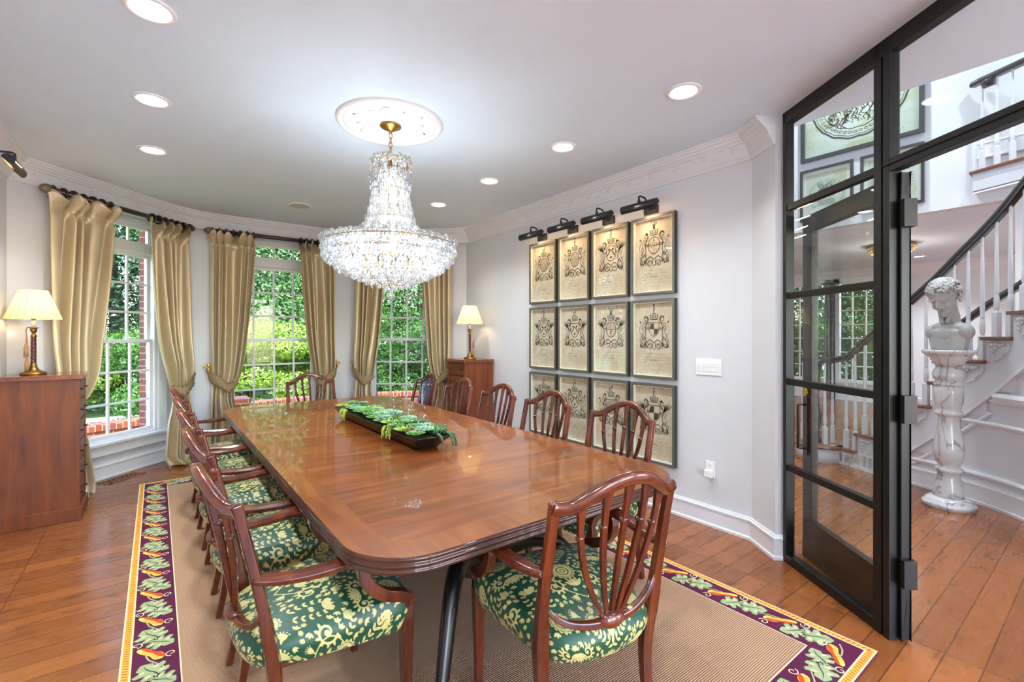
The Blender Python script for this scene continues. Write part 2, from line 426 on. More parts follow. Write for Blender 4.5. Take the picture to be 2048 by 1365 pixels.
# ---------------------------------------------------------------- crown and baseboards
def fillet(path, rad, n=6):
    out = [path[0]]
    for i in range(1, len(path)-1):
        p = Vector(path[i]); a = (Vector(path[i-1])-p); b = (Vector(path[i+1])-p)
        d = min(rad, a.length*0.45, b.length*0.45); A = p + a.normalized()*d; B = p + b.normalized()*d
        for k in range(n+1):
            t = k/n; out.append(tuple(A*(1-t)**2 + p*2*t*(1-t) + B*t*t))
    out.append(path[-1]); return out
bay = [(WL,5.37),(0.29,6.6),(2.194,6.6),(WR,5.37)]
crown_path = [(WL,-3.2,H0),(WL,5.37,H0)] + [p for p in fillet([(WL,5.37,H0),(0.29,6.6,H0),(2.194,6.6,H0),(WR,5.37,H0)], 0.42)][1:] + [(WR,1.615,H0),(3.195,1.388,H0)]
csec = [(0,-0.18),(0.012,-0.18),(0.018,-0.168),(0.018,-0.158),(0.026,-0.150),(0.034,-0.135),(0.062,-0.075),(0.075,-0.068),(0.082,-0.056),(0.094,-0.050),(0.10,-0.036),(0.112,-0.03),(0.116,-0.018),(0.128,-0.012),(0.128,0.0),(0,0.0)]
mb = MB(); mb.sweep(crown_path, [(x, z) for x, z in csec])
# acanthus sprigs on the cove, right wall
def sprig(c, d, n_, m):
    """small relief sprig: c on the cove face, d along wall, n_ inward"""
    for (a, l, bend) in ((0.0,0.05,0.0),(0.5,0.045,0.6),(-0.5,0.045,-0.6),(1.0,0.035,1.0),(-1.0,0.035,-1.0)):
        pts = []
        for q in range(4):
            u = q/3.0*l; an = a + bend*q/3.0*0.8
            dx = math.sin(an)*u; dz = -math.cos(an)*u*0.9+0.01
            pts.append((c[0]+d[0]*dx+n_[0]*(0.055+dz*0.45), c[1]+d[1]*dx+n_[1]*(0.055+dz*0.45), H0-0.09+dz))
        m.tube(pts, [0.003,0.007,0.006,0.002], 5, cap=False)
y = 1.72
while y < 5.4:
    sprig((WR, y), (0,-1), (-1,0), mb); 
    pts = [(WR-0.05-0.012*math.sin(q), y+0.06+0.1*q/6, H0-0.10+0.022*math.sin(q*0.9)) for q in range(7)]
    mb.tube(pts, 0.004, 5, cap=False); y += 0.235
for s0 in np.arange(-0.78, 0.8, 0.235):
    for k in (1,2,3):
        T = FX[k]; p = T @ Vector((s0,0,0)); dd = T.to_3x3() @ Vector((1,0,0)); nn = T.to_3x3() @ Vector((0,-1,0))
        sprig((p.x,p.y), (dd.x,dd.y), (nn.x,nn.y), mb)
struct('trim_1', mb, trimm)
def base_sec(h=0.156): return [(0,0),(0.026,0),(0.026,0.018),(0.018,0.026),(0.018,h-0.03),(0.024,h-0.026),(0.024,h-0.016),(0.012,h-0.012),(0.010,h-0.002),(0,h)]
mb = MB(); mb.sweep([(WL,-3.2,0),(WL,5.37,0),(-0.75,5.56,0)], base_sec()); struct('baseboard_left', mb, trimm)
mb = MB(); mb.sweep([(3.24,5.55,0),(WR,5.37,0),(WR,1.615,0),(3.195,1.388,0),(3.232,1.352,0)], base_sec()); struct('baseboard_right', mb, trimm)
mb = MB(); mb.sweep([(0.13,6.44,0),(0.29,6.6,0),(0.60,6.6,0)], base_sec()); mb.sweep([(1.9,6.6,0),(2.194,6.6,0),(2.35,6.44,0)], base_sec()); struct('baseboard_bay', mb, trimm)
mb = MB(); mb.sweep([(3.463,1.52,0),(3.463,3.3,0)], [(-x, z) for x, z in base_sec()]); struct('baseboard_hall', mb, trimm)
# ---------------------------------------------------------------- steel and glass partition
PD = Vector((-0.5556,-0.8314,0)); PN = Vector((0.8314,-0.5556,0))     # along, away from the dining room
PT = Matrix(((PD.x,PN.x,0,3.221),(PD.y,PN.y,0,1.335),(0,0,1,0),(0,0,0,1)))
part = thing('steel_partition', 'black steel and glass partition fixed between the floor and the ceiling by the stairs', 'partition')
part.matrix_world = PT
m = MB()
def bar(m, t0, t1, z0, z1, y0=-0.02, y1=0.035): m.box(t0, t1, y0, y1, z0, z1)
bar(m, 0, 0.03, 0, H0); bar(m, 0.70, 0.745, 0, H0); bar(m, 0.753, 0.79, 0, H0); bar(m, 0.745, 0.753, 0, H0, 0.0, 0.03)
bar(m, 0, 2.4, H0-0.075, H0); bar(m, 0.03, 0.70, 0, 0.055)
bar(m, 0.79, 2.4, 2.225, 2.287); bar(m, 0.753, 2.4, 2.255, 2.262, -0.028, 0.03)
bar(m, 2.34, 2.4, 0, H0); bar(m, 1.55, 1.59, 2.28, H0)
m.build('frame', steel, part, bevel=0.003)
for z in (2.258, 1.698, 1.152, 0.605):
    g = MB(); bar(g, 0.028, 0.702, z-0.019, z+0.019, -0.014, 0.028); g.build('glazing_bar', steel, part, bevel=0.002)
for (z0, z1) in ((0.05,0.60),(0.61,1.148),(1.156,1.694),(1.702,2.254),(2.262,2.80)):
    g = MB(); g.box(0.025, 0.705, 0.004, 0.010, z0, z1); g.build('glass_pane', pane, part)
for (a, b_) in ((0.78,1.56),(1.58,2.35)):
    g = MB(); g.box(a, b_, 0.004, 0.010, 2.28, 2.80); g.build('glass_pane', pane, part)
# the door leaf, folded back behind the fixed panel
leaf = thing('glazed_door', 'black steel framed glass door leaf folded open behind the partition', 'door')
hp = Vector((3.221,1.335,0)) + PD*0.81 + PN*0.045
leaf.location = hp; leaf.rotation_euler = (0, 0, math.atan2(0.735, 0.655))
m = MB(); Wd = 0.86
m.box(0, 0.075, -0.022, 0.022, 0.012, 2.215); m.box(Wd-0.10, Wd, -0.022, 0.022, 0.012, 2.215)
m.box(0, Wd, -0.022, 0.022, 0.012, 0.27); m.box(0, Wd, -0.022, 0.022, 2.11, 2.215)
m.box(0.06, 0.075, -0.032, 0.032, 0.25, 2.13)
m.build('leaf_frame', steel, leaf, bevel=0.004)
g = MB(); g.box(0.06, Wd-0.09, -0.003, 0.003, 0.25, 2.13); g.build('glass_pane', pane, leaf)
g = MB(); g.tube([(Wd-0.05,0.03,0.72),(Wd-0.05,0.075,0.72),(Wd-0.05,0.075,1.0),(Wd-0.05,0.03,1.0)], 0.009, 8); g.box(Wd-0.07,Wd-0.03,0.02,0.03,0.68,1.05)
g.build('pull_handle', iron, leaf)
g = MB(); g.tube([(Wd-0.05,0.02,1.08),(Wd-0.05,0.036,1.08)], 0.027, 16); g.tube([(Wd-0.05,-0.02,1.08),(Wd-0.05,-0.036,1.08)], 0.027, 16)
tag(g.build('deadbolt', brass, leaf), 'round brass deadbolt')
for z in (0.33, 1.10, 2.02):
    g = MB(); g.box(-0.03, -0.003, -0.03, 0.028, z-0.065, z+0.065); g.box(0.0, 0.036, -0.03, -0.022, z-0.065, z+0.065); g.tube([(-0.002,-0.026,z-0.065),(-0.002,-0.026,z+0.065)], 0.009, 8)
    for q in (-0.045,-0.015,0.015,0.045):
        g.ball((0.022,-0.031,z+q), 0.004, 6, 4)
    g.build('hinge', iron, leaf, bevel=0.001)
part['kind'] = 'thing'; leaf['kind'] = 'thing'
# ================================================================ RUG
RX0, RX1, RY0, RY1 = -0.126, 2.612, 0.692, 5.76
t = NT('rug_field'); b = t.bsdf(**{'Roughness': 0.95, 'Specular IOR Level': 0.1})
v = t.coord(); wv = t.add('ShaderNodeTexWave', wave_type='BANDS', bands_direction='Y'); wv.inputs['Scale'].default_value = 34; wv.inputs['Distortion'].default_value = 0.6; wv.inputs['Detail Scale'].default_value = 6
t.link(v, wv.inputs['Vector'])
w2 = t.add('ShaderNodeTexWave', wave_type='BANDS', bands_direction='X'); w2.inputs['Scale'].default_value = 60; w2.inputs['Distortion'].default_value = 1.5; t.link(v, w2.inputs['Vector'])
hh = t.math('ADD', wv.outputs['Fac'], t.math('MULTIPLY', w2.outputs['Fac'], 0.4))
t.link(t.ramp(hh, [(0.15, s2l((128,94,70))), (0.9, s2l((196,156,124)))]), b.inputs['Base Color']); t.bump(hh, 0.6, 0.004, b)
rugf = t.m
plum = M('rug_plum', (92,34,62), 0.95, var=0.08, bump=0.3, bscale=400, spec=0.1)
sage = M('rug_sage', (160,166,122), 0.95, var=0.08, spec=0.1); sagel = M('rug_sage_light', (188,190,146), 0.95, spec=0.1)
deep = M('rug_vein', (44,78,62), 0.95, spec=0.1); rgold = M('rug_gold', (222,166,70), 0.95, var=0.1, spec=0.1)
ryel = M('rug_yellow', (236,196,96), 0.95, spec=0.1); rred = M('rug_red', (196,78,38), 0.95, spec=0.1)
rcream = M('rug_cream', (222,206,168), 0.95, spec=0.1)
rug = thing('area_rug', 'large tan ribbed area rug with a plum leaf and gourd border under the table', 'rug', (0,0,0))
mb = MB(); mb.box(RX0+0.214, RX1-0.214, RY0+0.214, RY1-0.214, 0.001, 0.0096); mb.build('field', rugf, rug)
mb = MB(); Z = 0.0100
mb.T = None
BW = 0.215
def rugpt(side, s, t_):
    """s along the side, t_ 0 at the outer edge, 1 at the inner"""
    d = t_*BW
    if side == 0: return (RX0+s, RY0+d)
    if side == 1: return (RX1-d, RY0+s)
    if side == 2: return (RX1-s, RY1-d)
    return (RX0+d, RY1-s)
mb.box(RX0, RX1, RY0, RY0+BW, 0.001, Z, 0); mb.box(RX0, RX1, RY1-BW, RY1, 0.001, Z, 0)
mb.box(RX0, RX0+BW, RY0+BW, RY1-BW, 0.001, Z, 0); mb.box(RX1-BW, RX1, RY0+BW, RY1-BW, 0.001, Z, 0)
def rline(side, t0, t1, mi, z, zz=0.0):
    L = (RX1-RX0) if side % 2 == 0 else (RY1-RY0)
    a, c = rugpt(side, t0*BW, t0), rugpt(side, L-t0*BW, t0); d, e = rugpt(side, L-t1*BW, t1), rugpt(side, t1*BW, t1)
    mb._add([(p[0],p[1],z) for p in (a,c,d,e)], [(0,1,2,3)], mi)
for sd in range(4):
    rline(sd, 0.02, 0.17, 4, Z+0.0005); rline(sd, 0.0, 0.03, 8, Z+0.0008); rline(sd, 0.16, 0.19, 8, Z+0.0008); rline(sd, 0.975, 1.0, 8, Z+0.0008)
    L = (RX1-RX0) if sd % 2 == 0 else (RY1-RY0)
    s_ = 0.02
    while s_ < L-0.03:        # braid on the gold edge
        q = [rugpt(sd, s_, 0.05), rugpt(sd, s_+0.006, 0.05), rugpt(sd, s_+0.016, 0.14), rugpt(sd, s_+0.010, 0.14)]
        mb._add([(p[0],p[1],Z+0.0009) for p in q], [(0,1,2,3)], 7); s_ += 0.02
LEAF = [(0,-.5),(.10,-.42),(.06,-.30),(.30,-.36),(.40,-.20),(.20,-.10),(.42,-.02),(.44,.14),(.20,.16),(.24,.30),(.12,.42),(0,.5)]
LEAF = LEAF + [(-x, y) for x, y in reversed(LEAF[1:-1])]
LEAF = [p[:] for p in cr([LEAF[-1]]+LEAF+[LEAF[0]], 2)][2:-2]
GOURD = cr([(-.5,.0),(-.35,.20),(-.05,.18),(.2,.30),(.42,.22),(.5,.0),(.36,-.2),(.1,-.12),(-.2,-.16),(-.42,-.12),(-.5,.0)], 3)
def place(shape, side, s, t_, size, rot, sx=1.0):
    out = []
    for x, y in shape:
        x *= size*sx; y *= size; X = x*math.cos(rot)-y*math.sin(rot); Y = x*math.sin(rot)+y*math.cos(rot)
        p = rugpt(side, s+X, t_+Y/BW); out.append(p)
    return out
def leafmotif(side, s, t_, size, rot):
    mb._add([(p[0],p[1],Z+0.0007) for p in place([(x*1.1,y*1.07) for x, y in LEAF], side, s, t_, size, rot)], [tuple(range(len(LEAF)))], 3)
    mb._add([(p[0],p[1],Z+0.0010) for p in place(LEAF, side, s, t_, size, rot)], [tuple(range(len(LEAF)))], 1)
    for (ox, oy) in ((.2,.1),(-.2,.1),(.2,-.22),(-.2,-.22)):
        c_ = [(ox+.09*math.cos(a), oy+.07*math.sin(a)) for a in np.linspace(0, 2*PI, 9)[:-1]]
        mb._add([(p[0],p[1],Z+0.0013) for p in place(c_, side, s, t_, size, rot)], [tuple(range(8))], 2)
    vein = place([(0.03*math.sin(u*7), -.4+.8*u) for u in np.linspace(0,1,7)], side, s, t_, size, rot)
    mb.ribbon2(vein, [0.002,0.006,0.006,0.005,0.005,0.003,0.001], lambda x, y: (x, y, Z+0.0015), 3)
for sd in range(4):
    L = (RX1-RX0) if sd % 2 == 0 else (RY1-RY0)
    n = max(2, round((L-0.3)/0.29)); st = (L-0.24)/n
    for i in range(n):
        s0 = 0.16 + st*i
        if i == n-1 and s0+0.3 > L: continue
        vine = [rugpt(sd, s0+q*st/8, 0.58+0.16*math.sin(q*PI/4)) for q in range(9)]
        mb.ribbon2(vine, 0.007, lambda x, y: (x, y, Z+0.0006), 1)
        leafmotif(sd, s0+0.05, 0.50, 0.140, 0.5+PI/2)
        leafmotif(sd, s0+0.14, 0.68, 0.120, -0.7)
        G = place([(x, y*0.62) for x, y in GOURD], sd, s0+0.215, 0.48, 0.155, 0.6); mb._add([(p[0],p[1],Z+0.0011) for p in G[:-1]], [tuple(range(len(G)-1))], 5)
        G = place([(x*.95, y*.30+.08) for x, y in GOURD], sd, s0+0.215, 0.48, 0.155, 0.6); mb._add([(p[0],p[1],Z+0.0014) for p in G[:-1]], [tuple(range(len(G)-1))], 6)
        G = place([(x*.7+.05, y*.22-.04) for x, y in GOURD], sd, s0+0.215, 0.48, 0.155, 0.6); mb._add([(p[0],p[1],Z+0.0014) for p in G[:-1]], [tuple(range(len(G)-1))], 4)
        for (cx_, ct, dr) in ((0.115, 0.26, 1), (0.26, 0.84, -1)):
            sp = [rugpt(sd, s0+cx_+0.024*(1-a/9)*math.cos(a*dr)*1.0, ct+0.024*(1-a/9)*math.sin(a*dr)/BW) for a in np.linspace(0, 7, 16)]
            mb.ribbon2(sp, 0.005, lambda x, y: (x, y, Z+0.0012), 8)
mb.build('border', [plum, sage, sagel, deep, rgold, ryel, rred, rred, rcream], rug, fix=False)
# ================================================================ DINING TABLE
TZ = 0.775
def veneer(name, d, m_, l, sx, sy, cr_=0.03, rough=0.32):
    t = NT(name); b = t.bsdf(**{'Roughness': rough, 'Coat Weight': 0.55, 'Coat Roughness': 0.025, 'Specular IOR Level': 0.3})
    n = t.noise(t.coord((sx, sy, 1)), 1.3, 4, 0.5, 0.5); n2 = t.noise(t.coord((1.1, 2.0, 1)), 1.2, 3, 0.5, 1.5)
    f = t.math('ADD', t.math('MULTIPLY', n, 0.6), t.math('MULTIPLY', n2, 0.4))
    t.link(t.ramp(f, [(0.32, s2l(d)), (0.5, s2l(m_)), (0.68, s2l(l))]), b.inputs['Base Color'])
    return t.m
vfield = veneer('veneer_field', (86,40,13), (122,62,24), (152,88,36), 1.3, 15)
vband = veneer('veneer_band', (100,50,20), (128,68,28), (150,88,40), 14, 1.6)
tdark = veneer('table_edge', (34,14,8), (58,25,12), (84,38,18), 2, 2, 0.1)
TX0, TX1, TY0, TY1 = 0.478, 2.066, 1.30, 5.06
tb = thing('dining_table', 'long polished mahogany pedestal dining table with rounded corners', 'table', (1.272, 3.18, 0))
ox, oy = 1.272, 3.18
def rrect(x0, x1, y0, y1, r, n=20):
    out = []
    for (cx_, cy_, a0) in ((x1-r,y1-r,0),(x0+r,y1-r,PI/2),(x0+r,y0+r,PI),(x1-r,y0+r,1.5*PI)):
        for i in range(n+1):
            a = a0 + PI/2*i/n; out.append((cx_+r*math.cos(a)-ox, cy_+r*math.sin(a)-oy))
    return out
r0 = 0.235
mb = MB(); prof = [(0.0,0.0),(0.006,-0.006),(0.006,-0.014),(-0.004,-0.018),(0.003,-0.023),(0.006,-0.029),(0.003,-0.035),(-0.004,-0.038),(0.002,-0.043),(0.004,-0.049),(0.0,-0.055),(-0.012,-0.060),(-0.02,-0.06),(-0.5,-0.06)]
rings = []
for (d, z) in prof:
    dd = min(0.0, 0) + d; rr = rrect(TX0-dd, TX1+dd, TY0-dd, TY1+dd, max(0.03, r0+dd)); rings.append([(p[0],p[1],TZ+z) for p in rr])
n = len(rings[0])
vs = [p for r_ in rings for p in r_]
mb._add(vs, [(i*n+j, i*n+(j+1)%n, (i+1)*n+(j+1)%n, (i+1)*n+j) for i in range(len(rings)-1) for j in range(n)], 0, True)
mb.build('edge_moulding', tdark, tb)
seams = [TY0, 2.04, 2.645, 3.24, 3.85, 4.42, TY1]
out = rrect(TX0, TX1, TY0, TY1, r0); inn = rrect(TX0+0.12, TX1-0.12, TY0+0.12, TY1-0.12, 0.13)
mb = MB(); n = len(out)
mb._add([(p[0],p[1],TZ) for p in out]+[(p[0],p[1],TZ) for p in inn], [(j,(j+1)%n,n+(j+1)%n,n+j) for j in range(n)], 1)
mb._add([(p[0],p[1],TZ) for p in inn], [tuple(range(n))], 0)
for s_ in seams[1:-1]: mb.box(TX0-ox+0.002, TX1-ox-0.002, s_-oy-0.0011, s_-oy+0.0011, TZ-0.002, TZ+0.0002, 2)
mb.build('tabletop', [vfield, vband, tdark], tb)
mb = MB()
for (a, c) in ((TX0+0.16, TX0+0.185), (TX1-0.185, TX1-0.16)): mb.box(a-ox, c-ox, TY0+0.2-oy, TY1-0.2-oy, TZ-0.12, TZ-0.055)
mb.build('bearer', tdark, tb)
def pedestal(y):
    c = (0, y-oy)
    mb = MB(); mb.lathe([(0.0,TZ-0.062),(0.16,TZ-0.062),(0.16,TZ-0.09),(0.07,TZ-0.11),(0.05,TZ-0.14),(0.06,0.60),(0.085,0.56),(0.095,0.50),(0.08,0.44),(0.05,0.41),(0.058,0.39),(0.10,0.37),(0.11,0.33),(0.10,0.28),(0.0,0.26)], 24, (c[0],c[1],0))
    col = mb.build('pedestal_column', tdark, tb)
    for k in range(4):
        a = PI/4 + k*PI/2; d = (math.cos(a), math.sin(a))
        P = [(0.07,0.34),(0.18,0.42),(0.32,0.46),(0.44,0.40),(0.53,0.25),(0.60,0.10),(0.66,0.03)]
        pts = [(c[0]+d[0]*r, c[1]+d[1]*r, z) for r, z in cr(P, 4)]
        m2 = MB(); k2 = len(pts)
        m2.tube(pts, [0.062-0.036*i/(k2-1) for i in range(k2)], 12, flat=0.8)
        lg = m2.build('pedestal_leg', ebony, tb)
        m3 = MB(); m3.box(-0.03,0.05,-0.022,0.022,0.011,0.05); m3.T = None
        o = m3.build('brass_toe', brass, lg, bevel=0.008); o.location = (c[0]+d[0]*0.655, c[1]+d[1]*0.655, 0); o.rotation_euler = (0,0,a)
for y in (1.98, 3.18, 4.38): pedestal(y)
# ================================================================ DAMASK
def damask_tile(N=384):
    """0 ground, 1 gold; drawn in a tile N x N standing for 0.42 m"""
    g = np.zeros((N, N)); yy, xx = np.mgrid[0:N, 0:N]; X = xx/N; Y = yy/N
    def wrapd(cx, cy):
        dx = (X-cx+0.5) % 1-0.5; dy = (Y-cy+0.5) % 1-0.5; return dx, dy
    def put(mask, v=1.0): g[mask] = v
    def flower(cx, cy, R, n):
        dx, dy = wrapd(cx, cy); r = np.hypot(dx, dy); a = np.arctan2(dy, dx)
        put(r < R*(0.82+0.18*np.abs(np.cos(n*a/2))), 1); put((r < R*0.80) & (r > R*0.74), 0.35)
        put((np.abs(np.sin(n*a/2)) < 0.12) & (r > R*0.35) & (r < R*0.98), 0.2)
        put((r < R*0.5) & (r > R*0.42), 0.2); put((r < R*0.22) & (r > R*0.15), 0.2)
    def leaf(cx, cy, L, W, ang, v=1.0):
        dx, dy = wrapd(cx, cy); u = dx*math.cos(ang)+dy*math.sin(ang); w = -dx*math.sin(ang)+dy*math.cos(ang)
        s = u/L; m = (s > 0) & (s < 1) & (np.abs(w) < W*np.sin(np.clip(s,0,1)*PI)**0.7); put(m, v)
        put((s > 0.1) & (s < 0.8) & (np.abs(w) < W*0.10), 0.3)
    def frond(pts, L, W, n):
        for k in range(n):
            t = k/(n-1); p = pts(t); q = pts(t+0.02); a = math.atan2(q[1]-p[1], q[0]-p[0])
            s = L*(1-0.5*t)
            leaf(p[0], p[1], s, W, a+0.85); leaf(p[0], p[1], s, W, a-0.85)
        p = pts(1.0); leaf(p[0], p[1], L*0.7, W, a)
    def curve(pts, w0, w1, n=60, v=1.0):
        for k in range(n):
            t = k/(n-1); p = pts(t); dx, dy = wrapd(p[0], p[1]); put(np.hypot(dx, dy) < w0+(w1-w0)*t, v)
    def scroll(cx, cy, R, a0, dr, w=0.016):
        f = lambda t: (cx+R*(1-0.8*t)*math.cos(a0+dr*t*7.5), cy+R*(1-0.8*t)*math.sin(a0+dr*t*7.5))
        curve(f, w, w*0.6, 90)
        dx, dy = wrapd(cx, cy); put(np.hypot(dx, dy) < R*0.26)
        for k in range(7):
            t = k/7*0.55; p = f(t); an = a0+dr*t*7.5; leaf(p[0], p[1], 0.05, 0.013, an+dr*0.5)
    def bell(cx, cy, ang, s):
        for k in (-2,-1,0,1,2): leaf(cx, cy, s, s*0.17, ang+k*0.26)
        for k in (-2,-1,0,1,2):
            a = ang+k*0.3; dx, dy = wrapd(cx+s*1.1*math.cos(a), cy+s*1.1*math.sin(a)); put(np.hypot(dx, dy) < s*0.1)
        leaf(cx-s*0.35*math.cos(ang), cy-s*0.35*math.sin(ang), s*0.5, s*0.14, ang)
    for (mx) in (1, -1):
        px = lambda x: x if mx == 1 else 1-x
        pa = lambda a: a if mx == 1 else PI-a
        frond(lambda t: (px(0.5+0.10*math.sin(t*2.4)+0.16*t), 0.62+0.30*t-0.10*t*t), 0.075, 0.015, 9)
        scroll(px(0.27), 0.26, 0.095, pa(1.2), -mx, 0.013); scroll(px(0.13), 0.62, 0.06, pa(4.0), mx, 0.010)
        curve(lambda t: (px(0.5+0.20*math.sin(t*PI)), 0.05+0.45*t), 0.008, 0.006)
        bell(px(0.36), 0.80, pa(1.9), 0.095); bell(px(0.22), 0.90, pa(2.5), 0.075); bell(px(0.40), 0.10, pa(3.9), 0.07)
        frond(lambda t: (px(0.06+0.03*math.sin(t*3)), 0.05+0.30*t), 0.06, 0.013, 6)
        frond(lambda t: (px(0.33-0.20*t), 0.44+0.06*math.sin(t*3)), 0.055, 0.012, 6)
        flower(px(0.18), 0.46, 0.045, 6); flower(px(0.40), 0.93, 0.035, 5)
    flower(0.5, 0.44, 0.135, 16); flower(0.0, 0.88, 0.11, 14); bell(0.5, 0.68, PI/2, 0.10)
    for k in range(5): leaf(0.5, 0.20, 0.13, 0.02, PI/2+(k-2)*0.45)
    for k in range(7): leaf(0.0, 0.62, 0.11, 0.018, -PI/2+(k-3)*0.4)
    for k in range(5): leaf(0.0, 0.30, 0.10, 0.018, PI/2+(k-2)*0.5)
    # fill the remaining ground with small leaves, mirrored
    R2 = random.Random(21)
    for k in range(420):
        x = R2.uniform(0.0, 0.5); y = R2.random(); dx, dy = wrapd(x, y)
        if (g[(np.hypot(dx, dy) < 0.034)] > 0).any(): continue
        a = R2.uniform(0, 2*PI); q = R2.random()
        for (xx_, aa) in ((x, a), (1-x, PI-a)):
            if q < 0.6:
                for j in (-1,0,1): leaf(xx_-0.02*math.cos(aa), y-0.02*math.sin(aa), 0.05, 0.011, aa+j*0.7)
            else: flower(xx_, y, 0.024, 5)
    return g
DT = damask_tile()
for _ in range(1): DT = (DT*2+np.roll(DT,1,0)+np.roll(DT,-1,0)+np.roll(DT,1,1)+np.roll(DT,-1,1))/6
def sample_dt(x, y, size=0.40):
    N = DT.shape[0]; v = np.mod(y/size, 1)*N; u = np.mod(x/size, 1)*N; i = np.floor(v).astype(int); j = np.floor(u).astype(int); fv = v-i; fu = u-j
    i %= N; j %= N; i1 = (i+1) % N; j1 = (j+1) % N
    return (DT[i,j]*(1-fu)+DT[i,j1]*fu)*(1-fv)+(DT[i1,j]*(1-fu)+DT[i1,j1]*fu)*fv
damask = attr_mat('green_damask', [(0.0, s2l((0,66,42))), (0.3, s2l((10,66,42))), (0.5, s2l((120,124,70))), (0.9, s2l((206,190,122)))], 0.46, 0.0, 0.08)
# ================================================================ CHAIR
def seat_mesh(nu=300, nv=280):
    """upholstered seat: dome on top, sides rolling under"""
    u = np.linspace(-1, 1, nu); v = np.linspace(-1, 1, nv); U, V = np.meshgrid(u, v, indexing='ij')
    # square -> rounded footprint
    m = np.maximum(np.abs(U), np.abs(V)) + 1e-9
    p = 7.0; rn = (np.abs(U)**p+np.abs(V)**p)**(1/p) + 1e-9
    Us, Vs = U*m/rn, V*m/rn
    top = 0.74; s = np.minimum(m/top, 1.0); e = np.clip((m-top)/(1-top), 0, 1)
    outw = s*1.0
    k = outw/m
    bulge = 0.022*np.sin(e*PI*0.95)
    xn, yn = Us*k, Vs*k
    halfw = 0.200 + 0.085*(yn+1)/2
    front = 0.018*(1-xn**2)*np.clip(yn, 0, 1)
    nx = np.where(m > 1e-6, Us/m, 0); ny = np.where(m > 1e-6, Vs/m, 0)
    x = xn*halfw + nx*bulge; y = -0.005 + yn*0.235 + front - 0.042*(1-xn**2)*np.clip(-yn, 0, 1) + ny*bulge
    z = 0.515 - 0.035*(s**2.6) - 0.045*(1-np.clip((0.9-s)/0.9, 0, 1)*0+0)*0 - 0.115*(e**1.15)
    z = z + 0.012*np.clip(yn, -1, 1)*(1-e)
    al = m*0.30/ (0.74) ; ax = nx*(s*0.27+e*0.11); ay = ny*(s*0.25+e*0.11)
    pat = sample_dt(ax+0.2, ay+0.165)
    co = np.stack([x, y, z], -1).reshape(-1, 3)
    idx = np.arange(nu*nv).reshape(nu, nv)
    f = np.stack([idx[:-1,:-1], idx[1:,:-1], idx[1:,1:], idx[:-1,1:]], -1).reshape(-1, 4)
    me = bpy.data.meshes.new('seat'); me.from_pydata(co.tolist(), [], f.tolist())
    at = me.attributes.new('pat', 'FLOAT', 'POINT'); at.data.foreach_set('value', pat.reshape(-1).astype(np.float32))
    me.materials.append(damask); me.polygons.foreach_set('use_smooth', [True]*len(me.polygons)); me.update(); return me
